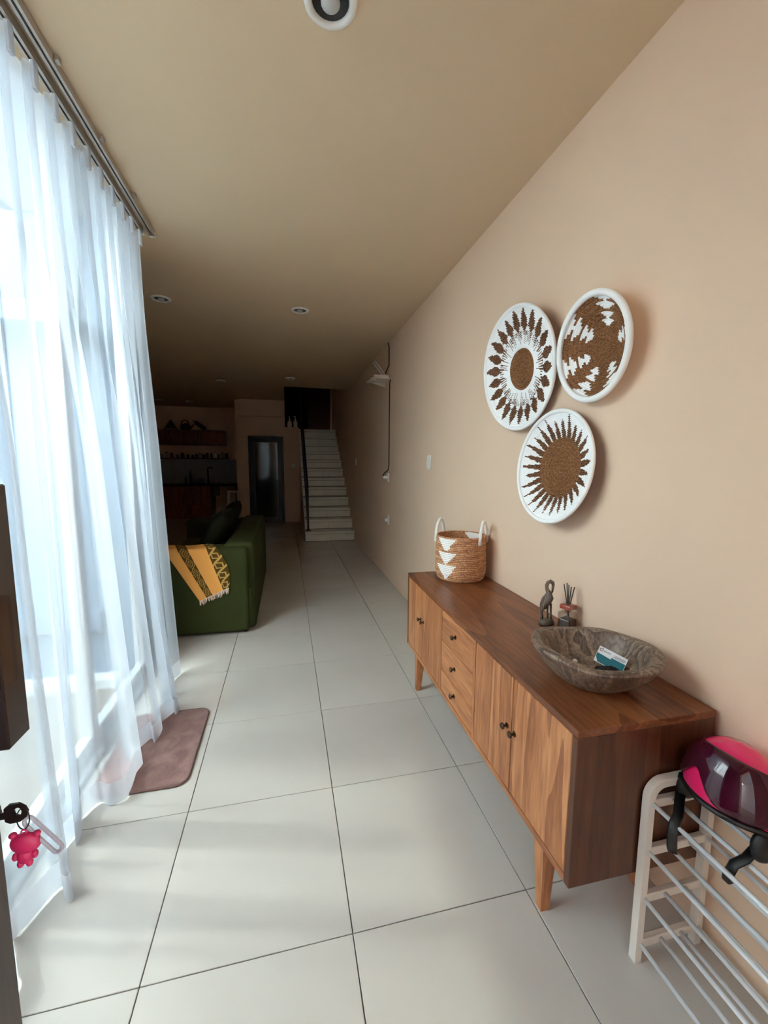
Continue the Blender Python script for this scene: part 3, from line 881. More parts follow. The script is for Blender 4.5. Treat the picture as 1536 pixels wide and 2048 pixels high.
B(SBX0 + 0.022, SBX0 + 0.03, SBY0 + TK, SBY1 - TK, SBZ0 + TK, SBZ1 - TK).build('gap_shade_sheet', mat('cabinet_shadow', srgb(46, 28, 18), 0.8), sb)  # dark sheet behind the fronts, its colour standing in for shade in the gaps
DV = [0.405, 0.800]   # uprights between the bays
for y in DV:
    B(SBX0, SBX0 + 0.021, y - 0.009, y + 0.009, SBZ0 + TK, SBZ1 - TK).build('upright', M_teak_z, sb)
zb, zt = SBZ0 + TK + 0.003, SBZ1 - TK - 0.003
M_dk = M_bronze
def knob(y, z, parent):
    kb = MB()
    kb.lathe([(0.010, 0), (0.010, 0.002), (0.0045, 0.003), (0.0045, 0.012), (0.011, 0.016), (0.012, 0.020), (0.009, 0.024), (0, 0.025)], 14)
    kb.xf(Matrix.Translation((SBX0 + 0.0005, y, z)) @ Matrix.Rotation(-PI / 2, 4, 'Y'))
    kb.build('knob', M_dk, parent, True, 40)
g = 0.0028
def front(name, y0, y1, z0, z1, m):
    return B(SBX0 + 0.001, SBX0 + 0.020, y0 + g, y1 - g, z0, z1, 0.0018).build(name, m, sb)
n0, n1 = SBY0 + TK, DV[0] - 0.009
mid = 0.100
d = front('door', n0, mid, zb, zt, M_teak_z); knob(mid - 0.022, 0.525, d)
d = front('door', mid, n1, zb, zt, M_teak_z); knob(mid + 0.028, 0.525, d)
f0, f1 = DV[1] + 0.009, SBY1 - TK
mid2 = 1.105
d = front('door', f0, mid2, zb, zt, M_teak_z); knob(mid2 - 0.022, 0.535, d)
d = front('door', mid2, f1, zb, zt, M_teak_z); knob(mid2 + 0.028, 0.535, d)
zz = [zb, 0.404, 0.562, zt]
for a, b in zip(zz[:-1], zz[1:]):
    d = front('drawer', DV[0] + 0.009, DV[1] - 0.009, a + 0.002, b - 0.002, M_teak_y)
    knob(0.612, (a + b) / 2 + 0.005, d)
# leg frame and tapered legs
B(SBX0 + 0.045, SBX0 + 0.07, SBY0 + 0.16, SBY1 - 0.16, SBZ0 - 0.035, SBZ0, 0.002).build('apron', M_teak_y, sb)
B(SBX1 - 0.07, SBX1 - 0.045, SBY0 + 0.16, SBY1 - 0.16, SBZ0 - 0.035, SBZ0, 0.002).build('apron', M_teak_y, sb)
def leg(xt, yt, sx_, sy_):
    lb = MB()
    x0, x1 = (xt, xt + sx_ * 0.055)
    y0, y1 = (yt, yt + sy_ * 0.055)
    xb0, yb0 = xt + sx_ * 0.004, yt - sy_ * 0.0
    q = 0.030
    top = [(x0, y0), (x1, y0), (x1, y1), (x0, y1)]
    bot = [(xb0, yb0), (xb0 + sx_ * q, yb0), (xb0 + sx_ * q, yb0 + sy_ * q), (xb0, yb0 + sy_ * q)]
    vt = [lb.bm.verts.new((a, b, SBZ0)) for a, b in top]
    vb = [lb.bm.verts.new((a, b, 0.0)) for a, b in bot]
    lb.bm.faces.new(vt); lb.bm.faces.new(vb[::-1])
    for i in range(4):
        lb.bm.faces.new((vt[i], vt[(i + 1) % 4], vb[(i + 1) % 4], vb[i]))
    lb.build('leg', M_teak_z, sb)
leg(SBX0 + 0.028, -0.075, 1, 1)
leg(SBX1 - 0.028, -0.075, -1, 1)
leg(SBX0 + 0.022, 1.31, 1, -1)
leg(SBX1 - 0.028, 1.31, -1, -1)
ZS = SBZ1

# ------------------------------------------------------------------ rope storage basket
def weave_mat(name, c1, c2, c3, scale=90, rough=0.75):
    k = NT(name)
    v = k.coord((1, 1, 1))
    w = k.n('ShaderNodeTexWave', Scale=scale * 0.35, Distortion=6.0, Detail=3.0)
    w.bands_direction = 'Z'
    k.l(v, w.inputs['Vector'])
    nz = k.n('ShaderNodeTexNoise', Scale=scale, Detail=3.0)
    k.l(v, nz.inputs['Vector'])
    mm = k.n('ShaderNodeMath', operation='MULTIPLY_ADD')
    k.l(w.outputs['Fac'], mm.inputs[0])
    mm.inputs[1].default_value = 0.3
    k.l(nz.outputs['Fac'], mm.inputs[2])
    k.l(k.ramp(mm.outputs[0], [(0.40, c1), (0.62, c2), (0.9, c3)]), k.b.inputs['Base Color'])
    k.b.inputs['Roughness'].default_value = rough
    k.b.inputs['Specular IOR Level'].default_value = 0.25
    k.bump(nz.outputs['Fac'], 0.5, 0.003)
    return k.m
M_rush = weave_mat('banana_fibre', srgb(134, 84, 56), srgb(186, 130, 92), srgb(214, 168, 128), 110)
M_rush2 = weave_mat('banana_fibre_pale', srgb(160, 108, 74), srgb(204, 152, 110), srgb(226, 184, 142), 110)
M_cotton = mat('cotton_cord', srgb(244, 241, 236), 0.85, var=0.03, vscale=80, bump=0.4, bscale=300, bdist=0.002)
bx, by, br, bh = 1.475, 1.245, 0.150, 0.262
bk = thing('storage_basket', (bx, by, ZS), 'round woven rope basket with white triangles and two cotton handles', 'basket')
NCO = 24
def brad(t):
    return br * (0.90 + 0.10 * min(1, t / 0.18) ** 0.6 + 0.015 * math.sin(t * 5))
def tri_white(ang, t):
    # three stacked triangles, wide at the top, on two sides
    for a0 in (R(211), R(31)):
        d = (ang - a0 + PI) % (2 * PI) - PI
        for (tb, tt) in ((0.70, 1.0), (0.395, 0.68), (0.06, 0.375)):
            if tb <= t <= tt:
                hw = 0.48 * (0.10 + 0.90 * (t - tb) / (tt - tb))
                if abs(d) < hw:
                    return True
    return False
mb = MB()
NA, NR = 96, NCO * 4
def bpt(a, t):
    ang = 2 * PI * a
    co = abs(math.sin(PI * NCO * t))
    r = brad(t) + 0.0052 * co ** 0.6
    return Vector((bx + r * math.cos(ang), by + r * math.sin(ang), ZS + 0.004 + bh * t))
mb.grid(bpt, NA, NR, True, matfn=lambda a, t: 1 if tri_white(2 * PI * a, (math.floor(t * NCO) + 0.5) / NCO) else (2 if (math.floor(t * NCO) * 5 + int(a * 11 + t * 7)) % 3 == 0 else 0))
mb.build('outer_weave', [M_rush, M_cotton, M_rush2], bk, True)
mb = MB()
mb.grid(lambda a, t: Vector((bx + (brad(t) - 0.010) * math.cos(2 * PI * a), by + (brad(t) - 0.010) * math.sin(2 * PI * a), ZS + 0.012 + (bh - 0.008) * t)), NA, 24, True,
        matfn=lambda a, t: 1 if tri_white(2 * PI * a, t) else 0)
mb.build('inner_weave', [M_rush, M_cotton], bk, True)
MB().lathe([(0.0, 0.0), (br * 0.9, 0.0), (br * 0.9, 0.012), (0, 0.012)], 40, (bx, by, ZS + 0.0005)).build('base', M_rush, bk)
MB().tube([(bx + (br - 0.003) * math.cos(2 * PI * k / 48), by + (br - 0.003) * math.sin(2 * PI * k / 48), ZS + bh + 0.004) for k in range(48)], 0.0065, 8, closed=True).build('rim', M_rush, bk, True)
for a0 in (R(138), R(-42)):
    pts = []
    for k in range(15):
        t = k / 14
        a = a0 + (t - 0.5) * 2 * R(29)
        hgt = math.sin(PI * t) ** 0.55 * 0.118
        rad = br + 0.008 - 0.02 * math.sin(PI * t)
        base = bh - 0.035 if t < 0.001 or t > 0.999 else bh - 0.02
        pts.append((bx + rad * math.cos(a), by + rad * math.sin(a), ZS + base + hgt))
    MB().tube(pts, 0.0095, 8).build('handle', M_cotton, bk, True)

# ------------------------------------------------------------------ carved wooden bowl and what lies in it
wx, wy = 1.400, -0.006
bowl = thing('wooden_bowl', (wx, wy, ZS), 'heavy carved grey-brown wooden bowl on the near end of the sideboard', 'bowl')
def bowl_shape(prof, mb, ang0=R(-43)):
    # oval about its long axis
    b0 = MB()
    b0.lathe([(r_, z_ * 0.88) for r_, z_ in prof], 64, (0, 0, 0), 1.095, 1.045, 0.010, 4)
    for v in b0.bm.verts:
        a = math.atan2(v.co.y, v.co.x)
        if v.co.z > 0.06:
            v.co.z += 0.006 * math.sin(2 * a + 0.5) + 0.003 * math.sin(5 * a)
    b0.xf(Matrix.Translation((wx, wy, ZS + 0.0008)) @ Matrix.Rotation(ang0, 4, 'Z'))
    return b0
outer = [(0.0, 0.0), (0.075, 0.0), (0.092, 0.006), (0.118, 0.030), (0.150, 0.072), (0.170, 0.108), (0.177, 0.124), (0.176, 0.130),
         (0.168, 0.134), (0.150, 0.132), (0.144, 0.124), (0.128, 0.085), (0.104, 0.048), (0.075, 0.026), (0.035, 0.018), (0.0, 0.017)]
b = bowl_shape(outer, None).build('shell', M_drift, bowl, True, 35)
# card
M_card = mat('card_white', srgb(238, 240, 244), 0.5, var=0.01)
M_teal = mat('card_teal', srgb(0, 112, 124), 0.45, var=0.06)
M_ink = mat('card_ink', srgb(40, 42, 46), 0.6)
card = thing('business_card', (1.455, -0.035, ZS + 0.03), 'white and teal printed card leaning inside the wooden bowl', 'card')
# card axes: right edge runs toward the viewer's right, face turned up toward the viewer
cu = Vector((0.62, -0.72, -0.30)).normalized()
cv0 = Vector((0.40, 0.25, 0.88))
cv = (cv0 - cu * cv0.dot(cu)).normalized()
cn = cu.cross(cv).normalized()
CW, CH = 0.088, 0.054
c0 = Vector((1.418, 0.012, ZS + 0.058))
def cmat(du, dv, dn):
    p = c0 + cu * du + cv * dv + cn * dn
    return Matrix(((cu.x, cv.x, cn.x, p.x), (cu.y, cv.y, cn.y, p.y), (cu.z, cv.z, cn.z, p.z), (0, 0, 0, 1)))
B(0, CW, 0, CH, -0.0004, 0.0004).xf(cmat(0, 0, 0)).build('paper', M_card, card)
mb = MB()
mb.prism([(0.012, 0.002), (CW - 0.001, 0.002), (CW - 0.001, 0.034), (CW * 0.5, 0.034), (CW * 0.5, 0.028), (0.001, 0.030), (0.001, 0.018)], 'z', 0.0005, 0.0007)
mb.xf(cmat(0, 0, 0)).build('teal_print', M_teal, card)
mb = MB()
mb.tube([(0.009 + 0.0045 * math.cos(2 * PI * k / 20), 0.044 + 0.0045 * math.sin(2 * PI * k / 20), 0.0007) for k in range(20)], 0.0009, 6, closed=True)
mb.tube([(0.011, 0.049, 0.0007), (0.0125, 0.0515, 0.0007)], 0.0009, 6)
mb.xf(cmat(0, 0, 0)).build('round_emblem', M_ink, card)
fc = bpy.data.curves.new('lettering', 'FONT')
fc.body = 'pure'
fc.size = 0.0115
fc.extrude = 0.0001
ft = bpy.data.objects.new('lettering', fc)
COL.objects.link(ft)
fm = bpy.data.meshes.new_from_object(ft.evaluated_get(bpy.context.evaluated_depsgraph_get()))
bpy.data.objects.remove(ft)
fm.materials.clear()
fm.materials.append(M_ink)
fo = bpy.data.objects.new('lettering', fm)
COL.objects.link(fo)
fo.parent = card
fo.matrix_local = Matrix.Translation(-card.location) @ cmat(0.017, 0.041, 0.0006)
mb = MB()
for k, (u0_, u1_) in enumerate(((0.048, 0.084), (0.050, 0.084), (0.046, 0.080))):
    mb.box(u0_, u1_, 0.0445 - 0.0035 * k, 0.0457 - 0.0035 * k, 0.0004, 0.0006)
mb.xf(cmat(0, 0, 0)).build('small_print', M_ink, card)
pch = thing('black_pouch', (1.405, -0.055, ZS + 0.02), 'crumpled black cloth pouch in the wooden bowl below the card', 'pouch')
mb = MB()
def pouch(a, t):
    ang = 2 * PI * a
    th = (t - 0.5) * PI * 0.999
    w = 1 + 0.16 * math.sin(3 * ang + 4 * t) + 0.10 * math.sin(5 * ang - 2)
    return Vector((1.433, -0.044, ZS + 0.041)) + Vector((0.55, -0.8, 0)).normalized() * (0.043 * w * math.cos(th) * math.cos(ang)) + Vector((0.8, 0.55, 0)).normalized() * (0.019 * math.cos(th) * math.sin(ang)) + Vector((0, 0, 1)) * (0.020 * math.sin(th) * (1 + 0.2 * math.cos(ang)))
mb.grid(pouch, 32, 14, True)
mb.build('cloth', mat('black_cloth', srgb(22, 17, 18), 0.8, var=0.2, bump=0.5, bscale=90, bdist=0.004), pch, True)
MB().tube([(1.450, -0.066, ZS + 0.050), (1.458, -0.076, ZS + 0.054), (1.464, -0.084, ZS + 0.060)], 0.004, 8).build('drawcord', M_dark, pch, True)
pb = MB().ell((1.391, 0.066, ZS + 0.030), 0.009, 0.008, 0.008, 16, 8).build('pebble', mat('white_stone', srgb(226, 224, 218), 0.4), None, True)
tag(pb, 'small smooth white pebble lying in the wooden bowl', 'pebble')

# ------------------------------------------------------------------ heron figurine and reed diffuser
M_bird = wood('carved_grey_wood', srgb(70, 58, 48), srgb(104, 88, 74), srgb(132, 114, 98), 'z', scale=3, rough=0.5)
hx, hy = 1.545, 0.45
hr = thing('heron_figurine', (hx, hy, ZS), 'carved wooden heron figurine with bent neck on the sideboard', 'figurine')
def hp(u, z, d=0.0):   # u toward the viewer's right
    return Vector((hx + 0.80 * u + 0.5 * d, hy - 0.35 * u + 0.8 * d, ZS + z))
pts = [hp(-0.034, 0.045), hp(-0.030, 0.062), hp(-0.022, 0.085), hp(-0.008, 0.108), hp(0.004, 0.126), hp(0.002, 0.145), hp(-0.008, 0.160), hp(-0.011, 0.176), hp(-0.005, 0.190), hp(0.008, 0.196), hp(0.018, 0.190), hp(0.021, 0.178)]
MB().tube(pts, [0.003, 0.010, 0.019, 0.026, 0.023, 0.014, 0.0095, 0.0085, 0.0085, 0.0095, 0.009, 0.006], 12, flat=(0.75, 1)).build('body', M_bird, hr, True)
MB().tube([hp(0.021, 0.180), hp(0.018, 0.150), hp(0.013, 0.136)], [0.006, 0.004, 0.0015], 8).build('beak', M_bird, hr, True)
MB().ell(hp(-0.014, 0.096, -0.004), 0.020, 0.010, 0.030, 14, 10).build('wing', M_bird, hr, True)
for u in (0.0, 0.016):
    MB().tube([hp(u - 0.002, 0.095), hp(u, 0.050), hp(u + 0.002, 0.022)], [0.005, 0.0042, 0.005], 8).build('leg', M_bird, hr, True)
MB().tube([hp(-0.028, 0.048), hp(-0.026, 0.020)], [0.006, 0.009], 8).build('reed_support', M_bird, hr, True)
MB().lathe([(0.0, 0), (0.030, 0), (0.032, 0.006), (0.028, 0.018), (0.018, 0.026), (0, 0.028)], 16, (hx, hy, ZS), 1.2, 0.8, 0.05, 2).build('base', M_bird, hr, True)

dx, dy = 1.592, 0.375
df = thing('reed_diffuser', (dx, dy, ZS), 'square glass reed diffuser with amber collar and black sticks', 'diffuser')
M_clear = glass_mat('clear_glass', (0.80, 0.74, 0.70, 1), 0.03, 1.0)
M_amber = glass_mat('amber_glass', (0.62, 0.16, 0.05, 1), 0.05, 1.4)
M_oil = mat('amber_oil', srgb(62, 40, 26), 0.1, spec=0.6, var=0.2)
rotd = Matrix.Translation((dx, dy, ZS)) @ Matrix.Rotation(R(20), 4, 'Z')
w = 0.030
bm_ = MB()
bm_.box(-w, w, -w, w, 0.0008, 0.080, 0.007, 3)
bm_.xf(rotd).build('bottle', M_clear, df, True, 40)
B(-w + 0.004, w - 0.004, -w + 0.004, w - 0.004, 0.005, 0.052, 0.005, 2).xf(rotd).build('oil', M_oil, df)
MB().lathe([(0.013, 0.080), (0.011, 0.086), (0.013, 0.094)], 16).xf(rotd).build('neck', M_clear, df, True)
M_ambs = mat('amber_resin', srgb(150, 52, 22), 0.12, spec=0.8, var=0.15, vscale=20, coat=0.5)
B(-0.026, 0.026, -0.026, 0.026, 0.094, 0.114, 0.005, 2).xf(rotd).build('collar', M_ambs, df, True, 40)
for (a, b2, hgt) in ((-0.030, 0.010, 0.205), (-0.004, 0.012, 0.205), (0.008, -0.004, 0.190), (0.022, 0.018, 0.192), (0.028, -0.008, 0.187)):
    p0 = rotd @ Vector((-a * 0.15, -b2 * 0.15, 0.06))
    p1 = rotd @ Vector((a * 0.9, b2 * 0.9, hgt))
    MB().tube([p0, p1], 0.0022, 6).build('reed_stick', M_dark, df)

# ------------------------------------------------------------------ coiled wall baskets
M_bw = mat('white_raffia', srgb(247, 247, 246), 0.7, var=0.02, vscale=120, bump=0.35, bscale=260, bdist=0.002)
M_bb = weave_mat('brown_raffia', srgb(62, 38, 26), srgb(100, 66, 44), srgb(140, 98, 66), 120)
M_bc = weave_mat('brown_coil', srgb(76, 46, 28), srgb(122, 80, 48), srgb(160, 112, 72), 160)
M_bd = weave_mat('brown_coil_light', srgb(92, 58, 36), srgb(134, 90, 56), srgb(168, 120, 78), 160)
def wall_basket(label, c, rad, a, b, depth, profile, pat, ncoil, rimr, flat_floor, mats, extra=None):
    n = Vector((-math.cos(a) * math.cos(b), math.sin(a) * math.cos(b), math.sin(b)))
    e1 = n.cross(Vector((0, 0, 1))).normalized()      # points toward -y side
    # e1: horizontal in the rim plane, on screen toward the right
    if e1.y > 0:
        e1 = -e1
    e2 = (e1.cross(n)).normalized()
    if e2.z < 0:
        e2 = -e2
    c = Vector(c)
    t = thing('wall_basket', (XW, c.y, c.z), label, 'basket', 'three woven baskets hung on the wall')
    def P(ang, r, d):
        return c + e1 * (r * math.cos(ang)) + e2 * (r * math.sin(ang)) - n * d
    NA_, NR_ = 240, ncoil * 4
    mb = MB()
    def pt(u, v):
        ang = 2 * PI * u
        r = rad * (0.004 + 0.985 * v)
        d = depth * profile(v)
        rel = 0.0062 * abs(math.sin(PI * ncoil * v)) ** 0.55
        return P(ang, r, d - rel)
    mb.grid(pt, NA_, NR_, True, matfn=lambda u, v: (lambda q: len(mats) if mats[q] is M_bc and (math.floor(v * ncoil) * 7 + int(u * 5 + v * 9)) % 3 == 0 else q)(pat(2 * PI * u, (math.floor(v * ncoil) + 0.5) / ncoil, v)))
    mb.build('coiled_bowl', list(mats) + [M_bd], t, True)
    mb = MB()
    mb.grid(lambda u, v: P(2 * PI * u, rad * (0.004 + 0.985 * v), depth * profile(v) + 0.009), 96, 20, True)
    mb.build('underside', [mats[1] if len(mats) > 1 else mats[0]], t, True)
    MB().tube([P(2 * PI * k / 96, rad * (1 - rimr / rad) , 0.002) for k in range(96)], rimr, 10, closed=True).build('rim', M_bw, t, True)
    if extra:
        extra(t, P)
    # hanging peg back to the wall
    top = P(PI / 2, rad * 0.4, depth * profile(0.4) + 0.008)
    MB().tube([top, Vector((XW - 0.0005, top.y, top.z))], 0.004, 6).build('hanging_peg', M_dark, t)
    return t
rp = random.Random(5)
# 1: white sunflower
L1 = 22
leafj = [rp.uniform(-0.03, 0.03) for _ in range(L1)]
def pat1(ang, vq, v):
    if vq < 0.325:
        return 2
    x = (ang / (2 * PI) * L1) % L1
    i = int(x); f = x - i - 0.5
    jj = leafj[i]
    if 0.60 <= vq <= 0.93:
        if vq < 0.70:
            hw = 0.16 + 0.30 * (vq - 0.60) / 0.10
        else:
            hw = 0.46 * (1 - (vq - 0.70) / (0.235 + jj)) ** 0.85 if vq < 0.93 + jj else -1
        if abs(f) < hw + 0.02 * math.sin(vq * 260):
            return 1
        return 0
    if 0.36 < vq < 0.66:
        x2 = ang / (2 * PI) * L1 * 4
        i2 = int(x2); f2 = x2 - i2 - 0.5
        h = (i2 * 7919 % 13) / 13
        st0 = 0.40 + 0.16 * h
        if i2 % 4 == 1:
            st0 = 0.37 + 0.06 * h
        if vq > st0 and abs(f2) < 0.09 + 0.42 * (vq - st0) / 0.3:
            return 1
    return 0
def prof1(v):
    return 1.0 if v < 0.25 else 1.0 - ((v - 0.25) / 0.75) ** 1.8
wall_basket('large white woven wall basket with a brown centre and ring of brown leaf points', (1.572, 0.856, 1.926), 0.306, -0.058, -0.10, 0.040, prof1, pat1, 30, 0.010, 0.25, [M_bw, M_bb, M_bc])
# 2: deep brown bowl with stepped white triangles
def pat2(ang, vq, v):
    if vq < 0.34:
        return 0
    ng = 6
    cen = [(R(69), 20), (R(138), 20), (R(195), 15), (R(243), 16), (R(301), 18), (R(9), 15)]
    for cc, wd in cen:
        dlt = (ang - cc + PI) % (2 * PI) - PI
        for k, (v0, v1) in enumerate(((0.36, 0.49), (0.51, 0.64), (0.66, 0.79), (0.81, 0.925))):
            if v0 <= vq <= v1:
                fr = (vq - v0) / (v1 - v0)
                hw = R(3.0) + R(wd) * fr * (0.80 + 0.05 * k)
                if abs(dlt) < hw:
                    return 1
    return 0
def prof2(v):
    return 1.0 if v < 0.30 else (1.0 - ((v - 0.30) / 0.70) ** 1.5)
wall_basket('small deep brown wall basket with stepped white triangles and a thick white rim', (1.572, 0.316, 1.895), 0.204, 0.017, -0.10, 0.065, prof2, pat2, 24, 0.0125, 0.3, [M_bc, M_bw])
# 3: brown sunburst
L3 = 27
sj = [rp.uniform(-0.05, 0.05) for _ in range(L3)]
def pat3(ang, vq, v):
    if vq < 0.53:
        return 2
    x = (ang / (2 * PI) * L3) % L3
    i = int(x); f = x - i - 0.5
    e = 0.90 + sj[i]
    if vq > e:
        return 0
    hw = 0.46 * (1 - (vq - 0.53) / (e - 0.53)) ** 0.9 + 0.03 * math.sin(vq * 330)
    return 1 if abs(f) < hw else 0
def prof3(v):
    return 1.0 if v < 0.15 else 1.0 - ((v - 0.15) / 0.85) ** 2.0
def extra3(t, P):
    for a, l in ((R(168), 0.045), (R(176), 0.10), (R(196), 0.05)):
        p0 = P(a, 0.235, 0.05)
        MB().tube([p0 + Vector((0.01, 0.006, l / 2)), p0 + Vector((0.01, 0.022, 0)), p0 + Vector((0.012, 0.030, -l / 2))], [0.004, 0.009, 0.003], 6).build('loose_fibre', M_bb, t, True)
wall_basket('low white wall basket with a wide brown coil centre and sunburst spikes', (1.572, 0.520, 1.440), 0.254, -0.04, 0.09, 0.058, prof3, pat3, 30, 0.009, 0.2, [M_bw, M_bb, M_bc], extra3)

# ------------------------------------------------------------------ sofa, cushions, throw
def fabric(name, c, var=0.08):
    k = NT(name)
    v = k.coord((1, 1, 1))
    nz = k.n('ShaderNodeTexNoise', Scale=5.0, Detail=4.0)
    k.l(v, nz.inputs['Vector'])
    lo = tuple(x * (1 - var) for x in c[:3]) + (1,)
    hi = tuple(x * (1 + var) for x in c[:3]) + (1,)
    k.l(k.ramp(nz.outputs['Fac'], [(0.3, lo), (0.7, hi)]), k.b.inputs['Base Color'])
    k.b.inputs['Roughness'].default_value = 0.95
    k.b.inputs['Specular IOR Level'].default_value = 0.15
    n2 = k.n('ShaderNodeTexNoise', Scale=400.0)
    k.l(v, n2.inputs['Vector'])
    k.bump(n2.outputs['Fac'], 0.3, 0.001)
    return k.m
M_green = fabric('green_fabric', srgb(54, 60, 32))
M_dgreen = fabric('dark_green_fabric', srgb(26, 30, 17))
sofa = thing('sofa', (-0.30, 3.44, 0), 'dark green fabric sofa with its back to the corridor', 'sofa')
B(-0.74, 0.13, 2.47, 4.42, 0.035, 0.40, 0.03, 3).build('base', M_green, sofa, True, 60)
B(-0.76, 0.098, 2.44, 2.66, 0.02, 0.748, 0.035, 4).build('arm', M_green, sofa, True, 60)
B(-0.76, 0.098, 4.23, 4.45, 0.02, 0.748, 0.035, 4).build('arm', M_green, sofa, True, 60)
B(-0.10, 0.148, 2.50, 4.42, 0.02, 0.775, 0.04, 4).build('backrest', M_green, sofa, True, 60)
for a, b2 in ((2.665, 3.44), (3.45, 4.225)):
    B(-0.75, -0.105, a, b2, 0.402, 0.54, 0.035, 3).build('seat_cushion', M_green, sofa, True, 60)
for x in (-0.68, 0.06):
    for y in (2.52, 4.36):
        MB().lathe([(0.022, 0), (0.028, 0.036)], 10, (x, y, 0)).build('foot', M_dark, sofa)
def cushion(cx_, cy_, cz_, w_, h_, d_, tilt, lab, m, yaw=0):
    mb = MB()
    def f(sgn):
        def g_(a, b):
            u, v = a * 2 - 1, b * 2 - 1
            th = d_ / 2 * ((1 - u ** 4) * (1 - v ** 4)) ** 0.5 * sgn
            return Vector((th, u * w_ / 2 * (1 - 0.04 * v * v), v * h_ / 2 * (1 - 0.04 * u * u)))
        return g_
    mb.grid(f(1), 14, 14)
    mb.grid(f(-1), 14, 14)
    bmesh.ops.remove_doubles(mb.bm, verts=list(mb.bm.verts), dist=0.0005)
    mb.xf(Matrix.Translation((cx_, cy_, cz_)) @ Matrix.Rotation(yaw, 4, 'Z') @ Matrix.Rotation(tilt, 4, 'Y'))
    t = thing('sofa_cushion', (cx_, cy_, 0.54), lab, 'cushion', 'loose sofa cushions')
    mb.build('cover', m, t, True)
cushion(-0.235, 3.02, 0.775, 0.62, 0.50, 0.17, R(28), 'dark green cushion leaning on the sofa back nearer the throw', M_dgreen)
cushion(-0.235, 3.82, 0.775, 0.66, 0.50, 0.17, R(28), 'dark green cushion leaning on the sofa back nearer the far arm', M_dgreen)

def throw_mat():
    k = NT('ikat_throw')
    tc = k.n('ShaderNodeTexCoord')
    sp = k.n('ShaderNodeSeparateXYZ')
    k.l(tc.outputs['UV'], sp.inputs[0])
    U, V = sp.outputs[0], sp.outputs[1]
    def math_(op, a, b=None, c=None):
        n = k.n('ShaderNodeMath', operation=op)
        for i, x in enumerate((a, b, c)):
            if x is None: continue
            if isinstance(x, (int, float)): n.inputs[i].default_value = x
            else: k.l(x, n.inputs[i])
        return n.outputs[0]
    def between(x, a, b):
        return math_('MULTIPLY', math_('GREATER_THAN', x, a), math_('LESS_THAN', x, b))
    band1 = between(U, 0.24, 0.44)
    band2 = between(U, 0.80, 1.01)
    band = math_('MAXIMUM', band1, band2)
    # motif: nested diamonds (left band) and key fret (right band)
    u1 = math_('ABSOLUTE', math_('SUBTRACT', math_('MULTIPLY', math_('SUBTRACT', U, 0.24), 5.0), 0.5))
    v1 = math_('ABSOLUTE', math_('SUBTRACT', math_('FRACT', math_('MULTIPLY', V, 7.0)), 0.5))
    dsum = math_('ADD', u1, v1)
    rings = math_('LESS_THAN', math_('FRACT', math_('MULTIPLY', dsum, 4.0)), 0.30)
    mot1 = math_('MULTIPLY', rings, math_('LESS_THAN', dsum, 0.62))
    u2 = math_('MULTIPLY', math_('SUBTRACT', U, 0.80), 5.0)
    vv = math_('FRACT', math_('MULTIPLY', V, 6.0))
    diag = math_('LESS_THAN', math_('ABSOLUTE', math_('SUBTRACT', math_('FRACT', math_('ADD', u2, math_('MULTIPLY', V, 6.0))), 0.5)), 0.11)
    sq = math_('MAXIMUM', math_('ABSOLUTE', math_('SUBTRACT', u2, 0.5)), math_('ABSOLUTE', math_('SUBTRACT', vv, 0.5)))
    fret = between(sq, 0.20, 0.30)
    mot2 = math_('MAXIMUM', diag, fret)
    mot = math_('ADD', math_('MULTIPLY', mot1, band1), math_('MULTIPLY', mot2, band2))
    mix1 = k.n('ShaderNodeMix', data_type='RGBA')
    mix1.inputs[6].default_value = srgb(238, 172, 92)
    mix1.inputs[7].default_value = srgb(92, 66, 26)
    k.l(band, mix1.inputs[0])
    mix2 = k.n('ShaderNodeMix', data_type='RGBA')
    k.l(mix1.outputs[2], mix2.inputs[6])
    mix2.inputs[7].default_value = srgb(206, 170, 96)
    k.l(math_('MULTIPLY', mot, 0.85), mix2.inputs[0])
    k.l(mix2.outputs[2], k.b.inputs['Base Color'])
    k.b.inputs['Roughness'].default_value = 0.9
    k.b.inputs['Specular IOR Level'].default_value = 0.15
    nz = k.n('ShaderNodeTexNoise', Scale=300.0)
    k.l(tc.outputs['Object'], nz.inputs['Vector'])
    k.bump(nz.outputs['Fac'], 0.3, 0.001)
    return k.m
th = thing('throw_blanket', (-0.30, 2.43, 0.755), 'orange woven throw with brown patterned bands over the sofa arm', 'throw')
TL, TR_, BL, BR = Vector((-0.535, 0.757)), Vector((-0.140, 0.757)), Vector((-0.284, 0.315)), Vector((-0.052, 0.415))
def throw_pt(a, b):
    # b 0..0.3 lies on the arm top (back to front), then hangs down the front
    if b < 0.28:
        q = b / 0.28
        p = TL.lerp(TR_, a)
        y = 2.60 + (2.445 - 2.60) * q
        return Vector((p.x - 0.05 * (1 - q), y, 0.7545 + 0.004 * math.sin(a * 9)))
    q = (b - 0.28) / 0.72
    top = TL.lerp(TR_, a)
    bot = BL.lerp(BR, a)
    p = top.lerp(bot, q)
    bulge = 0.030 * math.sin(PI * q) if a > 0.85 else 0.0
    bulge *= (a - 0.85) / 0.15 if a > 0.85 else 0
    round_ = 0.012 * (1 - math.exp(-q * 14))
    return Vector((p.x + bulge * 1.4, 2.438 - round_ - 0.006 * math.sin(a * 15) * q, p.y))
mb = MB()
mb.grid(throw_pt, 48, 40, uv=True)
mb.build('cloth', throw_mat(), th, True)
mb = MB()
for i in range(34):
    a = (i + 0.5) / 34
    p = throw_pt(a, 0.999)
    q = p + Vector((random.uniform(-0.006, 0.010), -0.004, -random.uniform(0.028, 0.045)))
    mb.tube([p + Vector((0, 0, 0.004)), p.lerp(q, 0.5) + Vector((random.uniform(-0.004, 0.004), -0.003, 0)), q], [0.0035, 0.003, 0.002], 5)
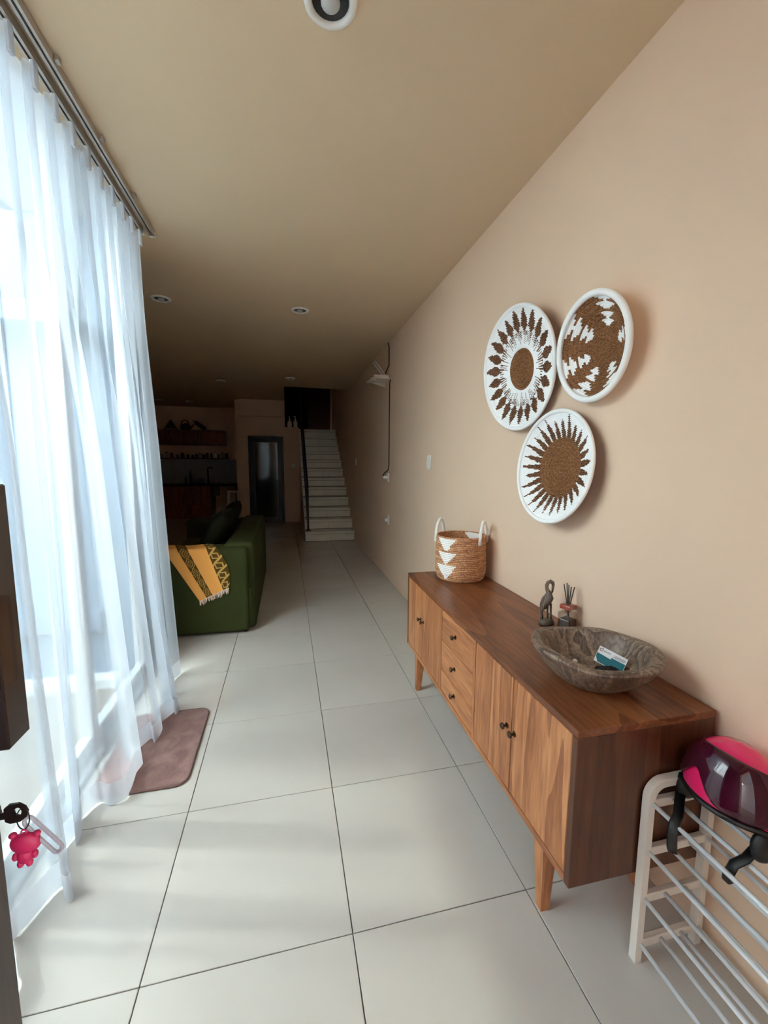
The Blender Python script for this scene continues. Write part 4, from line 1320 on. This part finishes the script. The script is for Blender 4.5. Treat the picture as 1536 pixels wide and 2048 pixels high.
fr = mb.build('fringe', mat('fringe_thread', srgb(226, 206, 190), 0.9), th)
fr['kind'] = 'stuff'

# ------------------------------------------------------------------ floor mat
def rrect(x0, x1, y0, y1, r, n=6):
    p = []
    for cx_, cy_, a0 in ((x1 - r, y1 - r, 0), (x0 + r, y1 - r, PI / 2), (x0 + r, y0 + r, PI), (x1 - r, y0 + r, 1.5 * PI)):
        for k in range(n + 1):
            a = a0 + PI / 2 * k / n
            p.append((cx_ + r * math.cos(a), cy_ + r * math.sin(a)))
    return p
matm = NT('mat_pile')
v = matm.coord((1, 1, 1))
nz = matm.n('ShaderNodeTexNoise', Scale=9.0, Detail=6.0, Distortion=1.0)
matm.l(v, nz.inputs['Vector'])
matm.l(matm.ramp(nz.outputs['Fac'], [(0.3, srgb(118, 90, 86)), (0.72, srgb(152, 122, 116))]), matm.b.inputs['Base Color'])
matm.b.inputs['Roughness'].default_value = 1.0
matm.b.inputs['Specular IOR Level'].default_value = 0.1
n2 = matm.n('ShaderNodeTexNoise', Scale=260.0, Detail=2.0)
matm.l(v, n2.inputs['Vector'])
matm.bump(n2.outputs['Fac'], 0.6, 0.004)
rug = thing('floor_mat', (-0.24, 1.05, 0), 'brownish mauve bath mat with rounded corners under the curtain hem', 'mat')
MX0, MX1, MY0, MY1 = -0.44, -0.040, 0.755, 1.36
mb = MB()
mb.prism(rrect(MX0, MX1, MY0, MY1, 0.055), 'z', 0.0005, 0.010)
mb.build('pile', matm.m, rug)
MB().tube([(x, y, 0.006) for x, y in rrect(MX0, MX1, MY0, MY1, 0.055)], 0.0055, 8, closed=True).build('bound_edge', mat('mat_binding', srgb(108, 82, 78), 0.9), rug, True)

# ------------------------------------------------------------------ shoe rack
M_rack = mat('rack_white', srgb(232, 224, 214), 0.35, var=0.02)
rk = thing('shoe_rack', (1.52, -0.245, 0), 'white shoe rack with steel tube shelves beside the sideboard', 'shoe rack')
RX0, RX1, RZT = 1.392, 1.632, 0.578
def side_frame(y0, y1):
    # rounded-top arch in the x-z plane: outer minus inner
    def arch(inset, r):
        p = [(RX0 + inset, 0.0 + (0.02 if inset else 0))]
        p = []
        x0, x1, zt_ = RX0 + inset, RX1 - inset, RZT - inset
        p.append((x0, 0.0))
        for k in range(9):
            a = PI - PI / 2 * k / 8
            p.append((x0 + r + r * math.cos(a), zt_ - r + r * math.sin(a)))
        for k in range(9):
            a = PI / 2 - PI / 2 * k / 8
            p.append((x1 - r + r * math.cos(a), zt_ - r + r * math.sin(a)))
        p.append((x1, 0.0))
        return p
    o_, i_ = arch(0, 0.055), arch(0.022, 0.035)
    mb = MB()
    for ya_ in (y0, y1):
        pass
    vo0 = [mb.bm.verts.new((x, y0, z)) for x, z in o_]
    vo1 = [mb.bm.verts.new((x, y1, z)) for x, z in o_]
    vi0 = [mb.bm.verts.new((x, y0, z)) for x, z in i_]
    vi1 = [mb.bm.verts.new((x, y1, z)) for x, z in i_]
    n_ = len(o_)
    for k in range(n_ - 1):
        mb.bm.faces.new((vo0[k], vo0[k + 1], vi0[k + 1], vi0[k]))
        mb.bm.faces.new((vo1[k + 1], vo1[k], vi1[k], vi1[k + 1]))
        mb.bm.faces.new((vo0[k + 1], vo0[k], vo1[k], vo1[k + 1]))
        mb.bm.faces.new((vi0[k], vi0[k + 1], vi1[k + 1], vi1[k]))
    for k in (0, n_ - 1):
        mb.bm.faces.new((vo0[k], vi0[k], vi1[k], vo1[k]))
    sf = mb.build('side_frame', M_rack, rk)
    for z in (0.055, 0.205, 0.356, 0.506):
        B(RX0 + 0.022, RX1 - 0.022, y0 + 0.003, y1 - 0.003, z - 0.013, z + 0.013, 0.002).build('cross_piece', M_rack, sf)
side_frame(-0.263, -0.240)
side_frame(-0.995, -0.967)
for z in (0.055, 0.205, 0.356, 0.506):
    for x in (RX0 + 0.016, RX0 + 0.088, RX0 + 0.160, RX1 - 0.016):
        MB().tube([(x, -0.262, z + 0.004), (x, -0.972, z + 0.004)], 0.0062, 10).build('shelf_tube', M_chrome, rk, True)

# ------------------------------------------------------------------ helmet
hm = Vector((1.546, -0.364, 0.600))
hel = thing('helmet', (hm.x, hm.y, 0.517), 'pink open-face helmet with dark visor resting on the shoe rack', 'helmet')
M_pink = mat('pink_shell', srgb(224, 36, 100), 0.15, var=0.03, coat=0.6)
M_visor = NT('smoked_visor')
M_visor.b.inputs['Roughness'].default_value = 0.06
M_visor.b.inputs['Alpha'].default_value = 0.84
vn = M_visor.n('ShaderNodeTexNoise', Scale=4.0)
M_visor.l(M_visor.ramp(vn.outputs['Fac'], [(0.3, srgb(50, 8, 28)), (0.7, srgb(66, 10, 36))]), M_visor.b.inputs['Base Color'])
M_visor.b.inputs['Coat Weight'].default_value = 0.5
FA = R(186)     # the helmet faces into the room
hrot = Matrix.Translation(hm) @ Matrix.Rotation(FA, 4, 'Z')
HX, HY, HZ = 0.098, 0.114, 0.146
def sstep(a, b, x):
    t_ = max(0.0, min(1.0, (x - a) / (b - a)))
    return t_ * t_ * (3 - 2 * t_)
def edge_low(ang, deep):
    aa = abs((ang + PI) % (2 * PI) - PI)
    return -0.02 - deep * sstep(R(52), R(80), aa)
def shell_pt(rx, ry, rz_, deep, top=1.0):
    def f(a, b):
        ang = 2 * PI * a
        low = edge_low(ang, deep)
        t = low + (top - low) * b
        el = math.asin(max(-1, min(1, t)))
        rr_ = math.cos(el)
        return Vector((rx * rr_ * math.cos(ang), ry * rr_ * math.sin(ang), rz_ * math.sin(el)))
    return f
mb = MB(); mb.grid(shell_pt(HX, HY, HZ, 0.16), 64, 20, True); mb.xf(hrot).build('shell', M_pink, hel, True)
mb = MB(); mb.grid(shell_pt(HX - 0.010, HY - 0.010, HZ - 0.010, 0.52), 64, 18, True); mb.xf(hrot).build('lining', M_dark, hel, True)
edge = [hrot @ (shell_pt(HX + 0.001, HY + 0.001, HZ, 0.16)(k / 72, 0.0)) for k in range(72)]
MB().tube(edge, 0.0075, 8, closed=True).build('edge_trim', M_dark, hel, True)
def visor_pt(a, b):
    ang = (a - 0.5) * R(188)
    bump_ = math.exp(-((ang - R(-22)) / R(20)) ** 2)
    e0, e1 = R(3 + 24 * bump_), R(60 - 16 * (abs(a - 0.5) * 2) ** 2)
    el = e0 + (e1 - e0) * b
    k_ = 1.05
    return Vector((k_ * (HX + 0.003) * math.cos(el) * math.cos(ang), k_ * HY * math.cos(el) * math.sin(ang), k_ * HZ * math.sin(el)))
mb = MB(); mb.grid(visor_pt, 48, 16); vz = mb.xf(hrot).build('visor', M_visor.m, hel, True)
md = vz.modifiers.new('thickness', 'SOLIDIFY'); md.thickness = 0.002
for s_ in (-1, 1):
    p = hrot @ Vector((-0.010, s_ * (HY * 1.03), 0.020))
    dirv = (hrot.to_3x3() @ Vector((0, s_, 0)))
    q = dirv.to_track_quat('Z', 'Y').to_matrix().to_4x4()
    MB().lathe([(0.015, 0), (0.015, 0.005), (0.011, 0.008), (0, 0.009)], 16).xf(Matrix.Translation(p) @ q).build('visor_pivot', M_dark, hel, True)
def strap(pts, w_=0.012):
    return MB().tube(pts, w_, 8, flat=(0.28, 1.0)).build('chin_strap', M_dark, hel, True)
strap([(1.500, -0.262, 0.540), (1.470, -0.285, 0.528), (1.430, -0.318, 0.524), (1.402, -0.332, 0.518), (1.393, -0.336, 0.490), (1.394, -0.338, 0.452), (1.398, -0.338, 0.440)])
sp2 = strap([(1.500, -0.455, 0.545), (1.478, -0.452, 0.520), (1.452, -0.446, 0.505), (1.440, -0.446, 0.485)])
B(1.428, 1.446, -0.456, -0.436, 0.462, 0.486, 0.004).build('buckle', M_dark, hel)
for y_ in (-0.266, -0.462):
    MB().ell((1.520, y_, 0.556), 0.042, 0.020, 0.044, 16, 10).build('ear_pad', M_dark, hel, True)

# ------------------------------------------------------------------ open front door with pull handle: door_2
XD = 0.030      # face toward the room
YE = -0.487     # free edge
d2 = empty('door_2', (XD - 0.02, YF + 0.02, 0))
tag(d2, 'dark brown front door standing open at the edge of view', None, None, 'structure')
B(XD - 0.042, XD, YF + 0.01, YE, 0.008, 2.12, 0.002).build('leaf', M_door, d2)
hb = MB().box(XD + 0.026, XD + 0.057, -0.548, -0.505, 1.096, 1.425, 0.002).build('pull_bar', mat('dark_handle', srgb(44, 32, 30), 0.18, metal=0.2, coat=0.5), d2)
for z in (1.14, 1.38):
    MB().tube([(XD, -0.527, z), (XD + 0.03, -0.527, z)], 0.008, 10).build('standoff', M_black_metal, hb, True)
MB().lathe([(0.016, 0), (0.016, 0.003), (0.009, 0.004), (0.009, 0.008)], 18).xf(Matrix.Translation((XD, -0.503, 0.974)) @ Matrix.Rotation(PI / 2, 4, 'Y')).build('lock_cylinder', M_bronze, d2, True, 40)

# ------------------------------------------------------------------ key in the lock with its ring, charm and clip
M_key = mat('dark_key_metal', srgb(46, 34, 32), 0.35, metal=0.6, var=0.1)
KY = -0.503
key = thing('door_key', (0.055, KY, 0.974), 'dark metal key sticking out of the front door lock', 'key')
MB().box(0.036, 0.049, KY - 0.0012, KY + 0.0012, 0.969, 0.979, 0.0005).build('blade', M_key, key)
mb = MB()
outer_ = [(0.046, 0.966), (0.052, 0.962), (0.064, 0.963), (0.072, 0.969), (0.074, 0.976), (0.071, 0.984), (0.064, 0.990), (0.052, 0.990), (0.046, 0.985)]
hole = [(0.062 + 0.0045 * math.cos(a_), 0.978 + 0.0065 * math.sin(a_)) for a_ in [2 * PI * k / 9 + R(205) for k in range(9)]]
n_ = 9
for y_ in (KY - 0.0016, KY + 0.0016):
    vo = [mb.bm.verts.new((x, y_, z)) for x, z in outer_]
    vi = [mb.bm.verts.new((x, y_, z)) for x, z in hole]
    for k in range(n_):
        mb.bm.faces.new((vo[k], vo[(k + 1) % n_], vi[(k + 1) % n_], vi[k]))
mb.bm.verts.ensure_lookup_table()
V_ = list(mb.bm.verts)
for k in range(n_):
    k2 = (k + 1) % n_
    mb.bm.faces.new((V_[k], V_[k2], V_[18 + k2], V_[18 + k]))
    mb.bm.faces.new((V_[9 + k], V_[9 + k2], V_[27 + k2], V_[27 + k]))
mb.build('bow', M_key, key)
ring = MB().tube([(0.0665 + 0.0095 * math.cos(2 * PI * k / 28) + 0.002 * math.sin(2 * PI * k / 28), KY - 0.004 * math.cos(2 * PI * k / 28), 0.9655 + 0.0155 * math.sin(2 * PI * k / 28)) for k in range(28)], 0.0009, 6, closed=True).build('key_ring', M_key, None, True)
tag(ring, 'thin dark split ring hanging from the door key', 'key ring')
M_charm = mat('pink_vinyl', srgb(206, 40, 92), 0.45, var=0.05, vscale=60)
ch = thing('bear_charm', (0.066, -0.506, 0.926), 'pink vinyl bear shaped charm hanging on the key ring', 'key charm')
cx_, cz_ = 0.0690, 0.9325
mb = MB()
mb.ell((0, 0, 0), 0.0185, 0.0085, 0.0150, 24, 14)
mb.xf(Matrix.Translation((cx_, -0.507, cz_)) @ Matrix.Rotation(R(8), 4, 'Y')).build('head', M_charm, ch, True)
for s_ in (-1, 1):
    MB().ell((cx_ + s_ * 0.0140, -0.507, cz_ + 0.0125 - s_ * 0.001), 0.0050, 0.0040, 0.0045, 14, 8).build('ear', M_charm, ch, True)
    MB().ell((cx_ - 0.002 + s_ * 0.0115, -0.507, cz_ - 0.0190), 0.0040, 0.0040, 0.0060, 12, 8).build('arm', M_charm, ch, True)
    MB().ell((cx_ - 0.003 + s_ * 0.0052, -0.507, cz_ - 0.0300), 0.0042, 0.0045, 0.0062, 12, 8).build('leg', M_charm, ch, True)
MB().ell((cx_ - 0.002, -0.507, cz_ - 0.0195), 0.0100, 0.0070, 0.0115, 18, 10).build('body', M_charm, ch, True)
MB().tube([(cx_ - 0.001 + 0.003 * math.cos(2 * PI * k / 12), -0.507, cz_ + 0.0165 + 0.003 * math.sin(2 * PI * k / 12)) for k in range(12)], 0.0011, 6, closed=True).build('eyelet', M_charm, ch, True)
cl = thing('plastic_clip', (0.09, -0.512, 0.935), 'clear greyish plastic clip loop beside the pink charm', 'clip')
A_, B_ = Vector((0.0715, -0.500, 0.9570)), Vector((0.1080, -0.512, 0.9215))
ax = (B_ - A_)
dn = Vector((ax.z, 0, -ax.x)).normalized()
pts = []
for k in range(13):
    a_ = PI / 2 + PI * k / 12
    pts.append(A_ + ax.normalized() * (0.0065 * math.cos(a_)) + dn * (0.0065 * math.sin(a_)))
for k in range(13):
    a_ = -PI / 2 + PI * k / 12
    pts.append(B_ + ax.normalized() * (0.0065 * math.cos(a_)) + dn * (0.0065 * math.sin(a_)))
kk = NT('smoky_clear_plastic')
kk.b.inputs['Base Color'].default_value = srgb(196, 186, 192)
kk.b.inputs['Roughness'].default_value = 0.15
kk.b.inputs['Alpha'].default_value = 0.72
nz_ = kk.n('ShaderNodeTexNoise', Scale=30.0)
kk.l(kk.ramp(nz_.outputs['Fac'], [(0.3, srgb(188, 178, 186)), (0.7, srgb(206, 198, 202))]), kk.b.inputs['Base Color'])
MB().tube(pts, 0.0026, 8, closed=True).build('loop', kk.m, cl, True)
